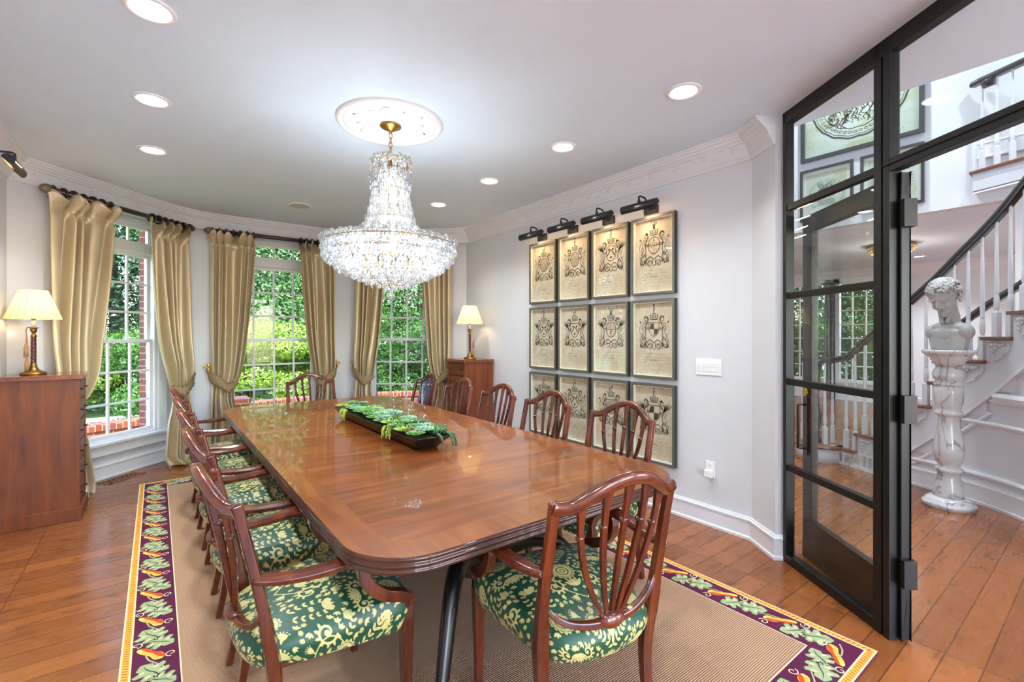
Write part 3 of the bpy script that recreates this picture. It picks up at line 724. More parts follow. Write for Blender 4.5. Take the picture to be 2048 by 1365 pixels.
def make_chair():
    r = thing('dining_armchair', 'x', 'chair', (0,0,0), 0)
    o = bpy.data.objects.new('seat', seat_mesh()); COL.objects.link(o); o.parent = r
    # seat frame under the upholstery
    m = MB(); m.prism([(-0.215,-0.225),(0.215,-0.225),(0.265,0.235),(-0.265,0.235)], 0.365, 0.41); m.build('seat_frame', mahog, r, bevel=0.004)
    # front legs, tapered square
    for s_ in (-1, 1):
        m = MB(); m.sweep([(s_*0.262,0.222,0.46),(s_*0.262,0.222,0.40),(s_*0.262,0.222,0.04),(s_*0.262,0.222,0.0)], RECT(0.046,0.046), ref=(0,1,0), scales=[0.85,1.0,0.62,0.62]); m.build('leg', mahog, r, bevel=0.003)
    # back frame: stiles, crest, shield base
    def by(z): return -0.222 - 0.098*((z-0.45)/0.5)**1.15 if z > 0.45 else -0.222      # rake
    def bp(x, z, off=0.0):
        return (x, by(z)+off-0.062*(1-(x/0.25)**2), z)
    for s_ in (-1, 1):
        P = [(0.240,0.925),(0.239,0.84),(0.240,0.74),(0.241,0.64),(0.240,0.56),(0.237,0.50)]
        Q = [bp(s_*x, z) for x, z in P] + [(s_*0.233,-0.222,0.42),(s_*0.226,-0.212,0.34),(s_*0.220,-0.213,0.24),(s_*0.216,-0.232,0.10),(s_*0.215,-0.252,0.0)]
        W = [1.0,1.0,1.05,1.12,1.2,1.35,1.45,1.4,1.25,1.05,0.95]; cq = cr([q+(w,) for q, w in zip(Q, W)], 5)
        m = MB(); m.sweep([q[:3] for q in cq], [(-0.016,-0.014),(0.016,-0.014),(0.016,0.010),(0.0,0.017),(-0.016,0.010)], ref=(0,1,0), scales=[q[3] for q in cq]); m.build('back_post', mahog, r, bevel=0.0025)
        m = MB(); P = [(0.239,0.62),(0.222,0.555),(0.17,0.508),(0.10,0.487),(0.03,0.482)]
        m.sweep([bp(s_*x, z) for x, z in cr(P, 5)], RECT(0.024,0.026), ref=(0,1,0), scales=[0.6+0.5*i/20 for i in range(21)]); m.build('shield_rail', mahog, r, bevel=0.004)
    CR = [(-0.244,0.926),(-0.224,0.922),(-0.182,0.93),(-0.12,0.968),(-0.06,0.997),(0,1.007),(0.06,0.997),(0.12,0.968),(0.182,0.93),(0.224,0.922),(0.244,0.926)]
    def crest_z(x):
        for i in range(len(CR)-1):
            if CR[i][0] <= x <= CR[i+1][0]:
                t_ = (x-CR[i][0])/(CR[i+1][0]-CR[i][0]); return CR[i][1]*(1-t_)+CR[i+1][1]*t_
    m = MB(); CP = cr(CR, 5)
    sec = [(-0.021,-0.012),(-0.010,-0.020),(0.010,-0.022),(0.021,-0.015),(0.021,0.006),(0.014,0.013),(0.006,0.010),(0.0,0.015),(-0.008,0.010),(-0.016,0.014),(-0.021,0.005)]
    # a runs vertically (t x ref), b along +y (front, reeded)
    m.sweep([(x, by(z)-0.062*(1-(x/0.25)**2), z-0.016) for x, z in CP], sec, ref=(0,1,0), smooth=True); m.build('crest_rail', mahogx, r)
    # medallion
    m = MB(); m.ball(bp(0, 0.492, -0.006), 0.05, 18, 10, sc=(1.0, 0.52, 0.60)); m.build('medallion', mahogx, r)
    for i, k in enumerate((-2,-1,0,1,2)):
        xb = k*0.016; xt = k*0.079
        zt = crest_z(xt)-0.025; P = []
        for q in range(15):
            t_ = q/14; x = xb+(xt-xb)*(1-(1-t_)**2.1); z = 0.50+(zt-0.50)*t_
            P.append(bp(x, z))
        W = []
        for q in range(15):
            t_ = q/14; w = 0.75+0.35*math.sin(t_*PI*0.8)
            if t_ > 0.80: w = 0.8+(t_-0.80)*6.5
            W.append((w, 0.95))
        m = MB(); m.sweep(P, [(-0.009,-0.008),(0.009,-0.008),(0.009,0.006),(0.0,0.010),(-0.009,0.006)], ref=(0,1,0), scales=W)
        q = P[10]; m.ball((q[0], q[1]+0.003, q[2]), 0.0155, 10, 6, sc=(1,0.9,0.75))
        m.build('spindle', mahog, r)
    # arms
    for s_ in (-1, 1):
        P = [(s_*0.248,-0.275,0.690),(s_*0.260,-0.22,0.680),(s_*0.280,-0.13,0.676),(s_*0.292,-0.04,0.680),(s_*0.290,0.03,0.683),(s_*0.284,0.065,0.678)]
        m = MB(); cp = cr(P, 5)
        m.sweep(cp, [(-0.024,-0.015),(0.024,-0.015),(0.028,0.002),(0.018,0.015),(-0.018,0.015),(-0.028,0.002)], ref=(0,0,1), scales=[0.72+0.30*math.sin(PI*min(1,i/(len(cp)-1)*1.0)*0.75) for i in range(len(cp))], smooth=False)
        m.ball((s_*0.284,0.066,0.674), 0.024, 10, 8, sc=(1.0,0.8,0.85))
        arm = m.build('arm', mahogx, r, bevel=0.002)
        m = MB(); P = [(s_*0.286,0.060,0.680),(s_*0.287,0.050,0.63),(s_*0.287,0.070,0.575),(s_*0.285,0.125,0.525),(s_*0.280,0.19,0.498),(s_*0.272,0.225,0.475),(s_*0.264,0.225,0.44)]
        m.sweep(cr(P, 5), [(-0.017,-0.020),(0.017,-0.020),(0.017,0.020),(-0.017,0.020)], ref=(0,1,0.3)); m.build('arm_support', mahog, r, bevel=0.003)
    return r
chair0 = make_chair(); used = []
def put_chair(x, y, rz, label, grp=None):
    if not used:
        chair0.location = (x,y,0.012); chair0.rotation_euler = (0,0,rz); chair0['label'] = label
        if grp: chair0['group'] = grp
        used.append(1); return chair0
    return copy_tree(chair0, (x,y,0.012), rz, label, grp)
G = 'mahogany armchairs around the dining table'
TOP = 'green damask mahogany armchair '
LL = ['nearest the camera on the left side of the table', 'second from the camera on the left side', 'in the middle of the left side', 'fourth from the camera on the left side', 'farthest on the left side, beside the curtains']
RR = ['nearest the camera on the wall side of the table', 'second from the camera on the wall side', 'in the middle of the wall side', 'fourth from the camera on the wall side', 'farthest on the wall side, before the right window']
for i, y in enumerate((1.87, 2.59, 3.29, 3.96, 4.64)):
    put_chair(0.505, y, -PI/2+(0.03 if i == 0 else 0.0), TOP+LL[i], G)
for i, y in enumerate((1.96, 2.665, 3.315, 3.97, 4.66)):
    put_chair(2.035, y, PI/2, TOP+RR[i], G)
put_chair(1.262, 1.335, -0.178, TOP+'at the near end of the table, its back to the camera', G)
put_chair(1.375, 5.205, PI, TOP+'at the far end of the table before the middle window', G)
# ================================================================ RECESSED LAMPS
glow = M('lamp_glow', (255,255,255), 0.5, emit=(255,253,250), estr=14.0)
canw = M('can_white', (238,238,238), 0.4)
def downlight(x, y, label, z=H0, power=None, grp='recessed ceiling lights'):
    r = thing('recessed_light', label, 'ceiling light', (x, y, z), 0, grp)
    m = MB(); m.lathe([(0.098,0.0),(0.098,-0.006),(0.09,-0.009),(0.078,-0.008),(0.072,-0.002),(0.068,-0.0015)], 32, cap=False); m.build('trim_ring', canw, r)
    m = MB(); m.lathe([(0.0,-0.0035),(0.069,-0.0035)], 32, cap=False); m.build('diffuser', glow, r)
    add_light('lamp', 'AREA', (0,0,-0.012), power or DOWN_W, (0.84,0.94,1.0), 0.13, parent=r, spread=2.1)
    return r
DX = (-0.02, 2.445)
LB = ['first from the camera', 'second from the camera', 'third from the camera', 'fourth from the camera']
for i, y in enumerate((2.577, 3.565, 4.53)): downlight(DX[0], y, 'round lit recessed ceiling light, %s along the left of the ceiling' % LB[i], H0, DOWN_W*(1.1+0.35*i))
for i, y in enumerate((1.57, 2.585, 3.565, 4.545)): downlight(DX[1], y, 'round lit recessed ceiling light, %s along the wall of prints' % LB[i])
BL = ['left of the camera','left of the camera near the door side','right behind the camera','centre behind the camera','left behind the camera','at the very rear']
for q_, (x, y) in enumerate(((-0.02,1.59),(-0.02,0.6),(2.3,-0.6),(1.2,-1.2),(-0.02,-1.2),(1.2,-2.4))): downlight(x, y, 'added unseen recessed ceiling light overhead, %s' % BL[q_])  # unseen ceiling lights added around and behind the camera for brightness
r = thing('ceiling_speaker', 'round flush ceiling speaker with a white grille near the bay', 'speaker', (1.256,5.494,H0))
m = MB(); m.lathe([(0.115,0.0),(0.115,-0.005),(0.105,-0.008)], 32, cap=False); m.build('rim', canw, r)
m = MB(); m.lathe([(0.0,-0.0065),(0.106,-0.0065)], 32, cap=False); m.build('grille', M('speaker_grille', (205,205,205), 0.8, bump=0.5, bscale=900), r)
# ================================================================ CHEST OF DRAWERS
def chest(x0, x1, y0, y1, h, face, label):
    """face +1: drawers look to +x; -1: to -x"""
    cx_, cy_ = (x0+x1)/2, (y0+y1)/2; w = (x1-x0)/2; d = (y1-y0)/2
    r = thing('tall_chest', label, 'chest of drawers', (cx_, cy_, 0), 0 if face > 0 else PI)
    m = MB(); m.box(-w, w-0.03, -d+0.012, d-0.012, 0.10, h-0.035); m.build('carcass', cherry, r, bevel=0.002)
    m = MB(); m.box(-w, w+0.012, -d-0.006, d+0.006, 0.0, 0.105); m.sweep([(w-0.015,-d+0.01,0.105),(w-0.015,d-0.01,0.105)], [(-0.03,0),(0.0,0.015),(0,0)], ref=(0,0,1)); m.build('plinth', cherry, r, bevel=0.004)
    m = MB(); m.box(-w, w+0.02, -d-0.012, d+0.012, h-0.036, h); tag(m.build('top', wood('cherry_top', (82,34,12),(120,56,22),(146,76,34),'Y',0.2,0.5,1.0,9), r, bevel=0.004))
    m = MB()
    for s_ in (-1, 1): m.box(w-0.035, w, s_*(d-0.012), s_*(d-0.045), 0.10, h-0.036)
    m.build('corner_post', cherry, r, bevel=0.003)
    n = 6; hh = (h-0.036-0.115)/n
    for i in range(n):
        z0 = 0.115+i*hh
        q = MB(); q.box(w-0.031, w-0.008, -d+0.05, d-0.05, z0+0.005, z0+hh-0.005); q.box(w-0.010, w-0.004, -d+0.065, d-0.065, z0+0.018, z0+hh-0.018)
        dr = q.build('drawer', cherry, r, bevel=0.003)
        for s_ in (-1, 1):
            k = MB(); k.tube([(w-0.006,s_*d*0.55,z0+hh/2),(w+0.006,s_*d*0.55,z0+hh/2),(w+0.016,s_*d*0.55,z0+hh/2)], [0.006,0.005,0.011], 12); k.build('knob', iron, dr)
    return r
chest(WL+0.02, -0.475, 4.965, 5.385, 1.138, 1, 'tall cherry chest of drawers against the left wall under a lamp')
chest(2.925, WR-0.02, 4.77, 5.215, 1.150, -1, 'tall cherry chest of drawers against the wall of prints, beyond the chairs')
# ================================================================ TABLE LAMPS
def shade_material(name, tl, k1, k2):
    t = NT(name); d = t.add('ShaderNodeBsdfDiffuse'); tr = t.add('ShaderNodeBsdfTranslucent'); mx = t.add('ShaderNodeMixShader')
    d.inputs[0].default_value = s2l((236,214,160))+(1,); tr.inputs[0].default_value = s2l((246,226,186))+(1,); mx.inputs[0].default_value = tl
    n = t.noise(t.coord(), 40, 2); t.link(t.ramp(n, [(0.3, s2l(k1)), (0.7, s2l(k2))]), d.inputs[0])
    t.link(d.outputs[0], mx.inputs[1]); t.link(tr.outputs[0], mx.inputs[2]); t.link(mx.outputs[0], t.out.inputs[0]); return t.m
shm = [shade_material('shade_single', 0.55, (232,214,170), (240,224,184)), shade_material('shade_doubled', 0.25, (226,206,160), (234,216,174))]
twist = M('twisted_leather', (92,42,30), 0.35, coat=0.3, var=0.15)
ivory = M('candle_ivory', (240,234,220), 0.4)
tassel = M('tassel_tan', (172,130,90), 0.9, var=0.2, vscale=40)
def lamp(x, y, z, label, side):
    r = thing('table_lamp', label, 'lamp', (x, y, z))
    m = MB(); m.lathe([(0.0,0.0),(0.076,0.0),(0.078,0.008),(0.074,0.016),(0.052,0.024),(0.032,0.038),(0.021,0.058),(0.017,0.085),(0.018,0.09),(0.0,0.092)], 32); m.build('base', abrass, r)
    m = MB()
    # rope-twist column
    n, k = 24, 40; vs = []
    for i in range(k+1):
        zz = 0.088+i*0.206/k
        for j in range(n):
            an = 2*PI*j/n; rr = 0.0145+0.003*math.cos(5*(an+zz*42)); vs.append((rr*math.cos(an), rr*math.sin(an), zz))
    m._add(vs, [(i*n+j, i*n+(j+1)%n, (i+1)*n+(j+1)%n, (i+1)*n+j) for i in range(k) for j in range(n)], 0, True); m.build('column', twist, r)
    m = MB(); m.lathe([(0.0,0.29),(0.018,0.29),(0.019,0.305),(0.012,0.315),(0.010,0.325),(0.018,0.335),(0.022,0.352),(0.020,0.362),(0.032,0.366),(0.032,0.370),(0.0,0.370)], 24); m.build('candle_cup', abrass, r)
    m = MB(); m.lathe([(0.0,0.37),(0.0125,0.37),(0.0125,0.425),(0.0,0.425)], 16); m.build('candle_sleeve', ivory, r)
    m = MB(); m.lathe([(0.0,0.425),(0.012,0.425),(0.014,0.44),(0.0,0.445)], 12); m.tube([(0,0,0.44),(0,0,0.665)], 0.002, 6)
    m.tube([(-0.082,0,0.655),(0.082,0,0.655)], 0.0015, 5); m.tube([(0,-0.082,0.655),(0,0.082,0.655)], 0.0015, 5); m.build('socket', abrass, r)
    m = MB(); n = 88; prof = [(0.162,0.435),(0.163,0.440),(0.085,0.655),(0.083,0.660)]; vs = []
    for (rr, zz) in prof:
        for j in range(n):
            an = 2*PI*j/n; q = rr*(1+0.016*(1 if j % 4 < 2 else -1)*(1 if j % 2 == 0 else 0.8)); vs.append((q*math.cos(an), q*math.sin(an), zz))
    for j in range(n): m._add([vs[i*n+jj%n] for i in range(4) for jj in (j,j+1)], [(2*i,2*i+1,2*i+3,2*i+2) for i in range(3)], 0 if j % 4 == 1 else 1, False)
    s_ = m.build('lamp_shade', shm, r)
    b_ = MB(); b_.ball((0,0,0.50), 0.022, 12, 8, sc=(1,1,1.4)); b_.build('bulb', M('bulb_glow', (255,230,190), 0.5, emit=(255,220,160), estr=30), r)
    add_light('bulb_light', 'POINT', (0,0,0.56), 1.7, (1.0,0.80,0.55), 0.03, parent=r)
    m = MB(); s = side
    P = [(0.012*s,-0.012,0.368),(0.03*s,-0.02,0.372),(0.036*s,-0.022,0.35),(0.036*s,-0.024,0.30),(0.037*s,-0.026,0.245)]
    m.tube(cr(P, 4), 0.0032, 6); m.tube(cr([(0.03*s,-0.016,0.37),(0.040*s,-0.02,0.34),(0.033*s,-0.022,0.29),(0.032*s,-0.028,0.13)], 4), 0.0032, 6)
    for (qx, qz) in ((0.037*s,0.245),(0.032*s,0.135)):
        m.lathe([(0.0,0.0),(0.008,-0.004),(0.009,-0.018),(0.007,-0.022),(0.014,-0.03),(0.015,-0.105),(0.0,-0.105)], 12, (qx,-0.027,qz))
    tag(m.build('tassel', tassel, r))
    return r
lamp(-0.765, 5.20, 1.138, 'brass twist-column table lamp with pleated shade on the left chest', -1)
lamp(3.12, 4.98, 1.150, 'brass twist-column table lamp with pleated shade on the right chest', 1)
# ================================================================ PICTURE LIGHTS
plm = M('picture_light_grey', (50,56,62), 0.3, metal=0.6, var=0.04)
pli = M('picture_light_inside', (150,120,90), 0.4, metal=0.5)
plg = M('picture_light_tube', (255,220,170), 0.5, emit=(255,205,140), estr=9)
def picture_light(x, y, z, s, label):
    """s=-1: wall on +x side"""
    r = thing('picture_light', label, 'picture light', (x, y, z), 0, 'picture lights' if s < 0 else None)
    m = MB(); w = 0.172; k = s*1.0
    cx_ = k*0.17
    sec = []
    for i in range(13):
        a = PI*(-0.40+1.30*i/12); sec.append((cx_+k*0.036*math.cos(a), 0.0+0.036*math.sin(a)))
    vs = [(p[0], yy, p[1]) for yy in (-w, w) for p in sec]; n = len(sec)
    m._add(vs, [(i, i+1, n+i+1, n+i) for i in range(n-1)], 0, True)
    vs = [(cx_+(p[0]-cx_)*0.94, yy, p[1]*0.94) for yy in (-w, w) for p in sec]; m._add(vs, [(i, i+1, n+i+1, n+i) for i in range(n-1)], 1, True)
    for yy in (-w, w): m._add([(p[0], yy, p[1]) for p in sec], [tuple(range(n))], 0)
    m.build('reflector', [plm, pli], r, fix=False)
    m = MB(); m.tube([(cx_,-w*0.9,0.004),(cx_,w*0.9,0.004)], 0.008, 8); m.build('tube_lamp', plg, r)
    m = MB(); m.tube(cr([(k*0.02,0.0,0.0),(k*0.05,0.0,0.02),(k*0.085,0,0.075),(k*0.12,0,0.088),(cx_,0,0.085),(cx_,0,0.036)], 4), 0.0075, 8); m.lathe([(0.013,0.034),(0.013,0.052)], 10, (cx_,0,0)); m.build('arm', plm, r)
    m = MB(); m.box(0, k*0.02, -0.07, 0.07, -0.035, 0.035); m.build('wall_plate', plm, r, bevel=0.004)
    add_light('tube_light', 'AREA', (cx_-k*0.005,0,-0.012), 2.4, (1.0,0.76,0.45), 0.30, rot=(0, 0.45*(1 if s < 0 else -1)*-1, 0), parent=r, size_y=0.03, shape='RECTANGLE').rotation_euler = (0, k*-0.30, PI/2*0)
    return r
PYC = [2.425+0.469*i for i in range(4)]
PLN = ['nearest the camera', 'second from the camera', 'third from the camera', 'farthest from the camera']
for i in range(4): picture_light(WR, PYC[i]+0.03, 2.51, -1, 'dark grey picture light above the prints, %s' % PLN[i])
picture_light(WL, 4.60, 2.60, 1, 'dark grey picture light high on the left wall')
# ================================================================ HERALDIC PRINTS
ink = M('engraving_ink', (74,64,56), 0.9); ink2 = M('faded_ink', (120,104,84), 0.9)
t = NT('aged_paper'); b = t.bsdf(Roughness=0.85)
n = t.noise(t.coord(kind='Object'), 4.2, 6, 0.68); n2 = t.noise(t.coord(), 14, 3)
f = t.math('ADD', t.math('MULTIPLY', n, 0.8), t.math('MULTIPLY', n2, 0.2))
t.link(t.ramp(f, [(0.34, s2l((196,158,120))), (0.43, s2l((224,200,172))), (0.58, s2l((234,216,194))), (0.70, s2l((206,172,136)))]), b.inputs['Base Color']); paper = t.m
ppale = M('frame_fillet', (236,232,220), 0.5); pframe = M('pewter_frame', (112,110,96), 0.32, metal=0.35, var=0.06); pside = M('frame_side', (48,50,50), 0.4)
def crest(mb, to3, R, sx, mi=0, mi2=1, detail=1.0):
    """a coat of arms drawn with ink strokes; unit square about (0,0), y up"""
    def st(p, w): mb.ribbon2([(x*sx, y*sx) for x, y in p], [q*sx*detail for q in w] if isinstance(w, list) else w*sx*detail, to3, mi)
    def fill(p, m_=None): mb._add([to3(x*sx, y*sx) for x, y in p], [tuple(range(len(p)))], mi if m_ is None else m_)
    # shield
    oval = R.random() < 0.5; W = R.uniform(.15,.19); Hh = W*1.25; cy = 0.0
    if oval: O = [(W*math.cos(a), cy+Hh*math.sin(a)) for a in np.linspace(0, 2*PI, 25)]
    else: O = [(-W,cy+Hh*.85),(W,cy+Hh*.85),(W,cy),(W*.8,cy-Hh*.5),(W*.4,cy-Hh*.85),(0,cy-Hh),(-W*.4,cy-Hh*.85),(-W*.8,cy-Hh*.5),(-W,cy),(-W,cy+Hh*.85)]
    st(O, 0.026)
    kind = R.randrange(4)
    inside = lambda x, y: (x/W)**2+((y-cy)/Hh)**2 < 0.8
    if kind == 0:
        fill([(-W*.85,cy),(0,cy),(0,cy+Hh*.75),(-W*.6,cy+Hh*.7)]); fill([(0,cy),(W*.85,cy),(W*.6,cy-Hh*.62),(0,cy-Hh*.85)])
    elif kind == 1:
        for q in range(-6, 7):
            y = cy+q*Hh/7; ww = W*math.sqrt(max(0, 1-(q/7)**2))*.9; st([(-ww,y),(ww,y)], 0.013)
    elif kind == 2:
        st([(-W*.8,cy-.08),(0,cy+.10),(W*.8,cy-.08)], 0.05)
        for q in ((-.07,.1),(.07,.1),(0,-.12)): fill([(q[0]+.03*math.cos(a), cy+q[1]+.035*math.sin(a)) for a in np.linspace(0,2*PI,9)[:-1]])
    else:
        st([(0,cy+Hh*.9),(0,cy-Hh*.9)], 0.02); st([(-W*.9,cy),(W*.9,cy)], 0.02)
        for q in range(14):
            x, y = R.uniform(-W,W)*.7, cy+R.uniform(-Hh,Hh)*.7; st([(x,y),(x+R.uniform(-.03,.03),y+.04)], 0.016)
    # coronet
    y0 = cy+Hh+0.05
    st([(-.10,y0),(.10,y0)], 0.03); st([(-.115,y0+.10),(-.095,y0)], 0.014); st([(.115,y0+.10),(.095,y0)], 0.014); st([(-.11,y0+.035),(.11,y0+.035)], 0.012)
    for k in (-2,-1,0,1,2):
        x = k*.055; st([(x*.85,y0+.02),(x,y0+.10)], 0.018); fill([(x+.018*math.cos(a), y0+.115+.018*math.sin(a)) for a in np.linspace(0,2*PI,7)[:-1]])
        if k < 2: st([(x,y0+.10),(x+.027,y0+.05),(x+.055,y0+.10)], 0.012)
    # figure above
    y1 = y0+.155; st([(-.06,y1),(.06,y1)], 0.02)
    kind = R.randrange(4)
    if kind == 0:
        fill([(-.03,y1),(.03,y1),(.035,y1+.09),(.0,y1+.13),(-.03,y1+.09)]); st([(.02,y1+.08),(.09,y1+.15),(.07,y1+.2)], [.03,.02,.005]); st([(-.02,y1+.08),(-.08,y1+.16),(-.09,y1+.21)], [.03,.02,.005]); st([(0,y1+.1),(.02,y1+.18)], .03)
    elif kind == 1:
        st([(0,y1),(.0,y1+.2)], .035); st([(-.05,y1+.09),(.05,y1+.13)], .02); fill([(.03*math.cos(a), y1+.22+.03*math.sin(a)) for a in np.linspace(0,2*PI,8)[:-1]])
    elif kind == 2:
        st(cr([(-.06,y1),(-.03,y1+.08),(.03,y1+.09),(.05,y1+.17)], 4), .04); st([(.05,y1+.17),(.09,y1+.16)], .022); st([(-.03,y1+.08),(-.10,y1+.12),(-.07,y1+.18)], .012); st([(.03,y1+.09),(.04,y1)], .018)
    else:
        st([(-.05,y1),(-.05,y1+.06),(-.02,y1+.10),(.04,y1+.11),(.06,y1+.16)], .03); st([(.02,y1+.1),(.0,y1)], .018); st([(-.02,y1+.10),(.0,y1+.20),(.05,y1+.23)], [.03,.025,.006])
    # supporters
    wings = R.random() < 0.45; lean = R.uniform(.0,.05)
    def limb(P, W_, X, hat=1.0):
        k = len(P); L_, R_ = [], []
        for i in range(k):
            p0, p1 = P[max(i-1,0)], P[min(i+1,k-1)]; dx, dy = p1[0]-p0[0], p1[1]-p0[1]; q = math.hypot(dx,dy) or 1; w = W_[i] if isinstance(W_, list) else W_
            L_.append((P[i][0]-dy/q*w/2, P[i][1]+dx/q*w/2)); R_.append((P[i][0]+dy/q*w/2, P[i][1]-dx/q*w/2))
        st(X(L_), .015); st(X(R_), .024)
        for i in range(k-1):
            if R.random() < 0.8*hat:
                f = R.uniform(.25,.7); st(X([R_[i], (R_[i][0]*(1-f)+L_[i+1][0]*f, R_[i][1]*(1-f)+L_[i+1][1]*f)]), .010)
    for s_ in (-1, 1):
        X = lambda p: [(s_*x, y) for x, y in p]
        limb(cr([(.23,cy+.19),(.29+lean,cy+.07),(.28,cy-.08),(.33,cy-.24)], 6), [.07+.045*math.sin(i/18*PI*1.6)**2 for i in range(19)], X)
        hx, hy = .24, cy+.26; mane = R.random() < .7
        st(X([(hx+.05*math.cos(a)*(1+.2*math.cos(3*a)), hy+.055*math.sin(a)) for a in np.linspace(0,2*PI,14)]), .02); st(X([(hx-.04,hy+.01),(hx-.095,hy-.01),(hx-.085,hy-.035),(hx-.04,hy-.03)]), .016); st(X([(hx-.02,hy+.01),(hx-.005,hy+.015)]), .02)
        for q in range(13):
            a = (0.2 if mane else 1.3)+q*(.24 if mane else .08); r1 = R.uniform(.035,.05); r2 = R.uniform(.075,.10); st(X([(hx+r1*math.cos(a),hy+r1*math.sin(a)),(hx+(r1+r2)/2*math.cos(a+.25),hy+(r1+r2)/2*math.sin(a+.25)),(hx+r2*math.cos(a+.15),hy+r2*math.sin(a+.15))]), [.022,.016,.005])
        limb(cr([(.27,cy+.13),(.20,cy+.15),(.16,cy+.21)], 4), .038, X, .6); limb(cr([(.28,cy+.03),(.20,cy+.0),(.16,cy+.05)], 4), .036, X, .6)
        limb(cr([(.33,cy-.22),(.26,cy-.31),(.29,cy-.40),(.23,cy-.44)], 5), [.075,.072,.068,.06,.052,.048,.044,.04,.037,.035,.034,.033,.032,.03,.03,.03], X); limb(cr([(.34,cy-.22),(.41,cy-.31),(.37,cy-.41),(.43,cy-.45)], 5), [.075,.072,.068,.06,.052,.048,.044,.04,.037,.035,.034,.033,.032,.03,.03,.03], X)
        if wings:
            for q in range(9): a = .50+q*.11; L = .31-.018*q; st(X([(.29,cy+.06),(.29+L*.6*math.cos(a),cy+.06+L*.6*math.sin(a)),(.29+L*math.cos(a+.12),cy+.06+L*math.sin(a+.12))]), [.022,.02,.005])
        else:
            st(X(cr([(.35,cy-.16),(.43,cy-.10),(.44,cy+.02),(.39,cy+.10),(.42,cy+.16)], 4)), .014)
            for q in range(5): a = .6+q*.5; st(X([(.42,cy+.155),(.42+.045*math.cos(a),cy+.155+.055*math.sin(a))]), .014)
        for q in range(26):
            t_ = R.random(); x = .30+.05*t_+R.uniform(-.03,.05); y = cy+.16-.38*t_; L = R.uniform(.012,.035); a = R.uniform(-1.4,0.3)
            st(X([(x,y),(x+L*.5*math.cos(a),y+L*.5*math.sin(a)+.004),(x+L*math.cos(a),y+L*math.sin(a))]), R.uniform(.006,.013))
        for q in range(20):
            x = R.uniform(.02,.42); y = cy-.36-R.uniform(0,.15); L = R.uniform(.02,.05); a = R.uniform(-2,2); st(X([(x,y),(x+L*.6,y+L*.4*a*.3),(x+L,y+L*a*.3)]), R.uniform(.008,.018))
        # compartment scrolls
        st(X(cr([(.02,cy-.34),(.12,cy-.28),(.22,cy-.35),(.34,cy-.47),(.42,cy-.44),(.40,cy-.38)], 4)), [.03]*21); st(X(cr([(.03,cy-.43),(.12,cy-.38),(.20,cy-.46),(.14,cy-.52),(.08,cy-.46)], 4)), .02)
        for q in range(6): x = .05+q*.06; st(X([(x,cy-.36-R.uniform(0,.05)),(x+.02,cy-.46-R.uniform(0,.05))]), .015)
    st(cr([(-.06,cy-.42),(0,cy-.34),(.06,cy-.42),(0,cy-.54),(-.06,cy-.42)], 3), .02)
def script_line(mb, to3, R, x0, x1, y, h, w, mi):
    x = x0
    while x < x1:
        L = R.uniform(.02,.06); n = 5; p = [(x+L*q/n, y+h*R.uniform(-.5,.5)) for q in range(n+1)]
        mb.ribbon2(p, w, to3, mi); x += L+R.uniform(.006,.015)
def framed(name, w, h, depth, fw, label, cat, loc, normal, draw, grp, fill_w=0.008, mat=pframe, side=pside, pap=None, mount=0.0):
    """normal -1: hangs on a wall at +x side, looking to -x. local: u along y, z up, x out of wall"""
    r = thing(name, label, cat, loc, 0, grp)
    o = lambda u0, u1, z0, z1, d0, d1, m_, mb: mb.box(normal*d0, normal*d1, u0, u1, z0, z1, m_)
    m = MB()
    for (a, b_, c, d) in ((-w/2,-w/2+fw,-h/2,h/2),(w/2-fw,w/2,-h/2,h/2),(-w/2+fw,w/2-fw,-h/2,-h/2+fw),(-w/2+fw,w/2-fw,h/2-fw,h/2)): o(a, b_, c, d, 0.004, depth, 0, m)
    f_ = m.build('frame', mat, r)
    if side is not mat:
        m = MB(); e_ = 0.0016
        for (a, b_, c, d) in ((-w/2-e_,-w/2,-h/2,h/2),(w/2,w/2+e_,-h/2,h/2),(-w/2,w/2,-h/2-e_,-h/2),(-w/2,w/2,h/2,h/2+e_)): o(a, b_, c, d, 0.002, depth-0.003, 0, m)
        tag(m.build('frame_side', side, r), 'dark outer side of the frame')
    if fill_w:
        m = MB(); q = fw; g = fill_w
        for (a, b_, c, d) in ((-w/2+q,-w/2+q+g,-h/2+q,h/2-q),(w/2-q-g,w/2-q,-h/2+q,h/2-q),(-w/2+q+g,w/2-q-g,-h/2+q,-h/2+q+g),(-w/2+q+g,w/2-q-g,h/2-q-g,h/2-q)): o(a, b_, c, d, 0.004, depth-0.009, 0, m)
        m.build('fillet', ppale, r)
    m = MB(); o(-w/2+fw, w/2-fw, -h/2+fw, h/2-fw, 0.004, 0.010, 0, m); m.build('backing', ppale if mount else (pap or paper), r)
    m = MB()
    if mount: o(-w/2+fw+mount, w/2-fw-mount, -h/2+fw+mount, h/2-fw-mount, 0.010, 0.0115, 3, m)
    to3 = lambda u, v, e=0.0: (normal*(0.0121+e), -normal*-1*u if False else (u if normal > 0 else -u), v)
    draw(m, to3); m.build('engraving', [ink, ink2, pap or paper, pap or paper], r, fix=False)
    m = MB(); o(-w/2+fw, w/2-fw, -h/2+fw, h/2-fw, depth-0.013, depth-0.011, 0, m); m.build('glass', pane, r)
    return r
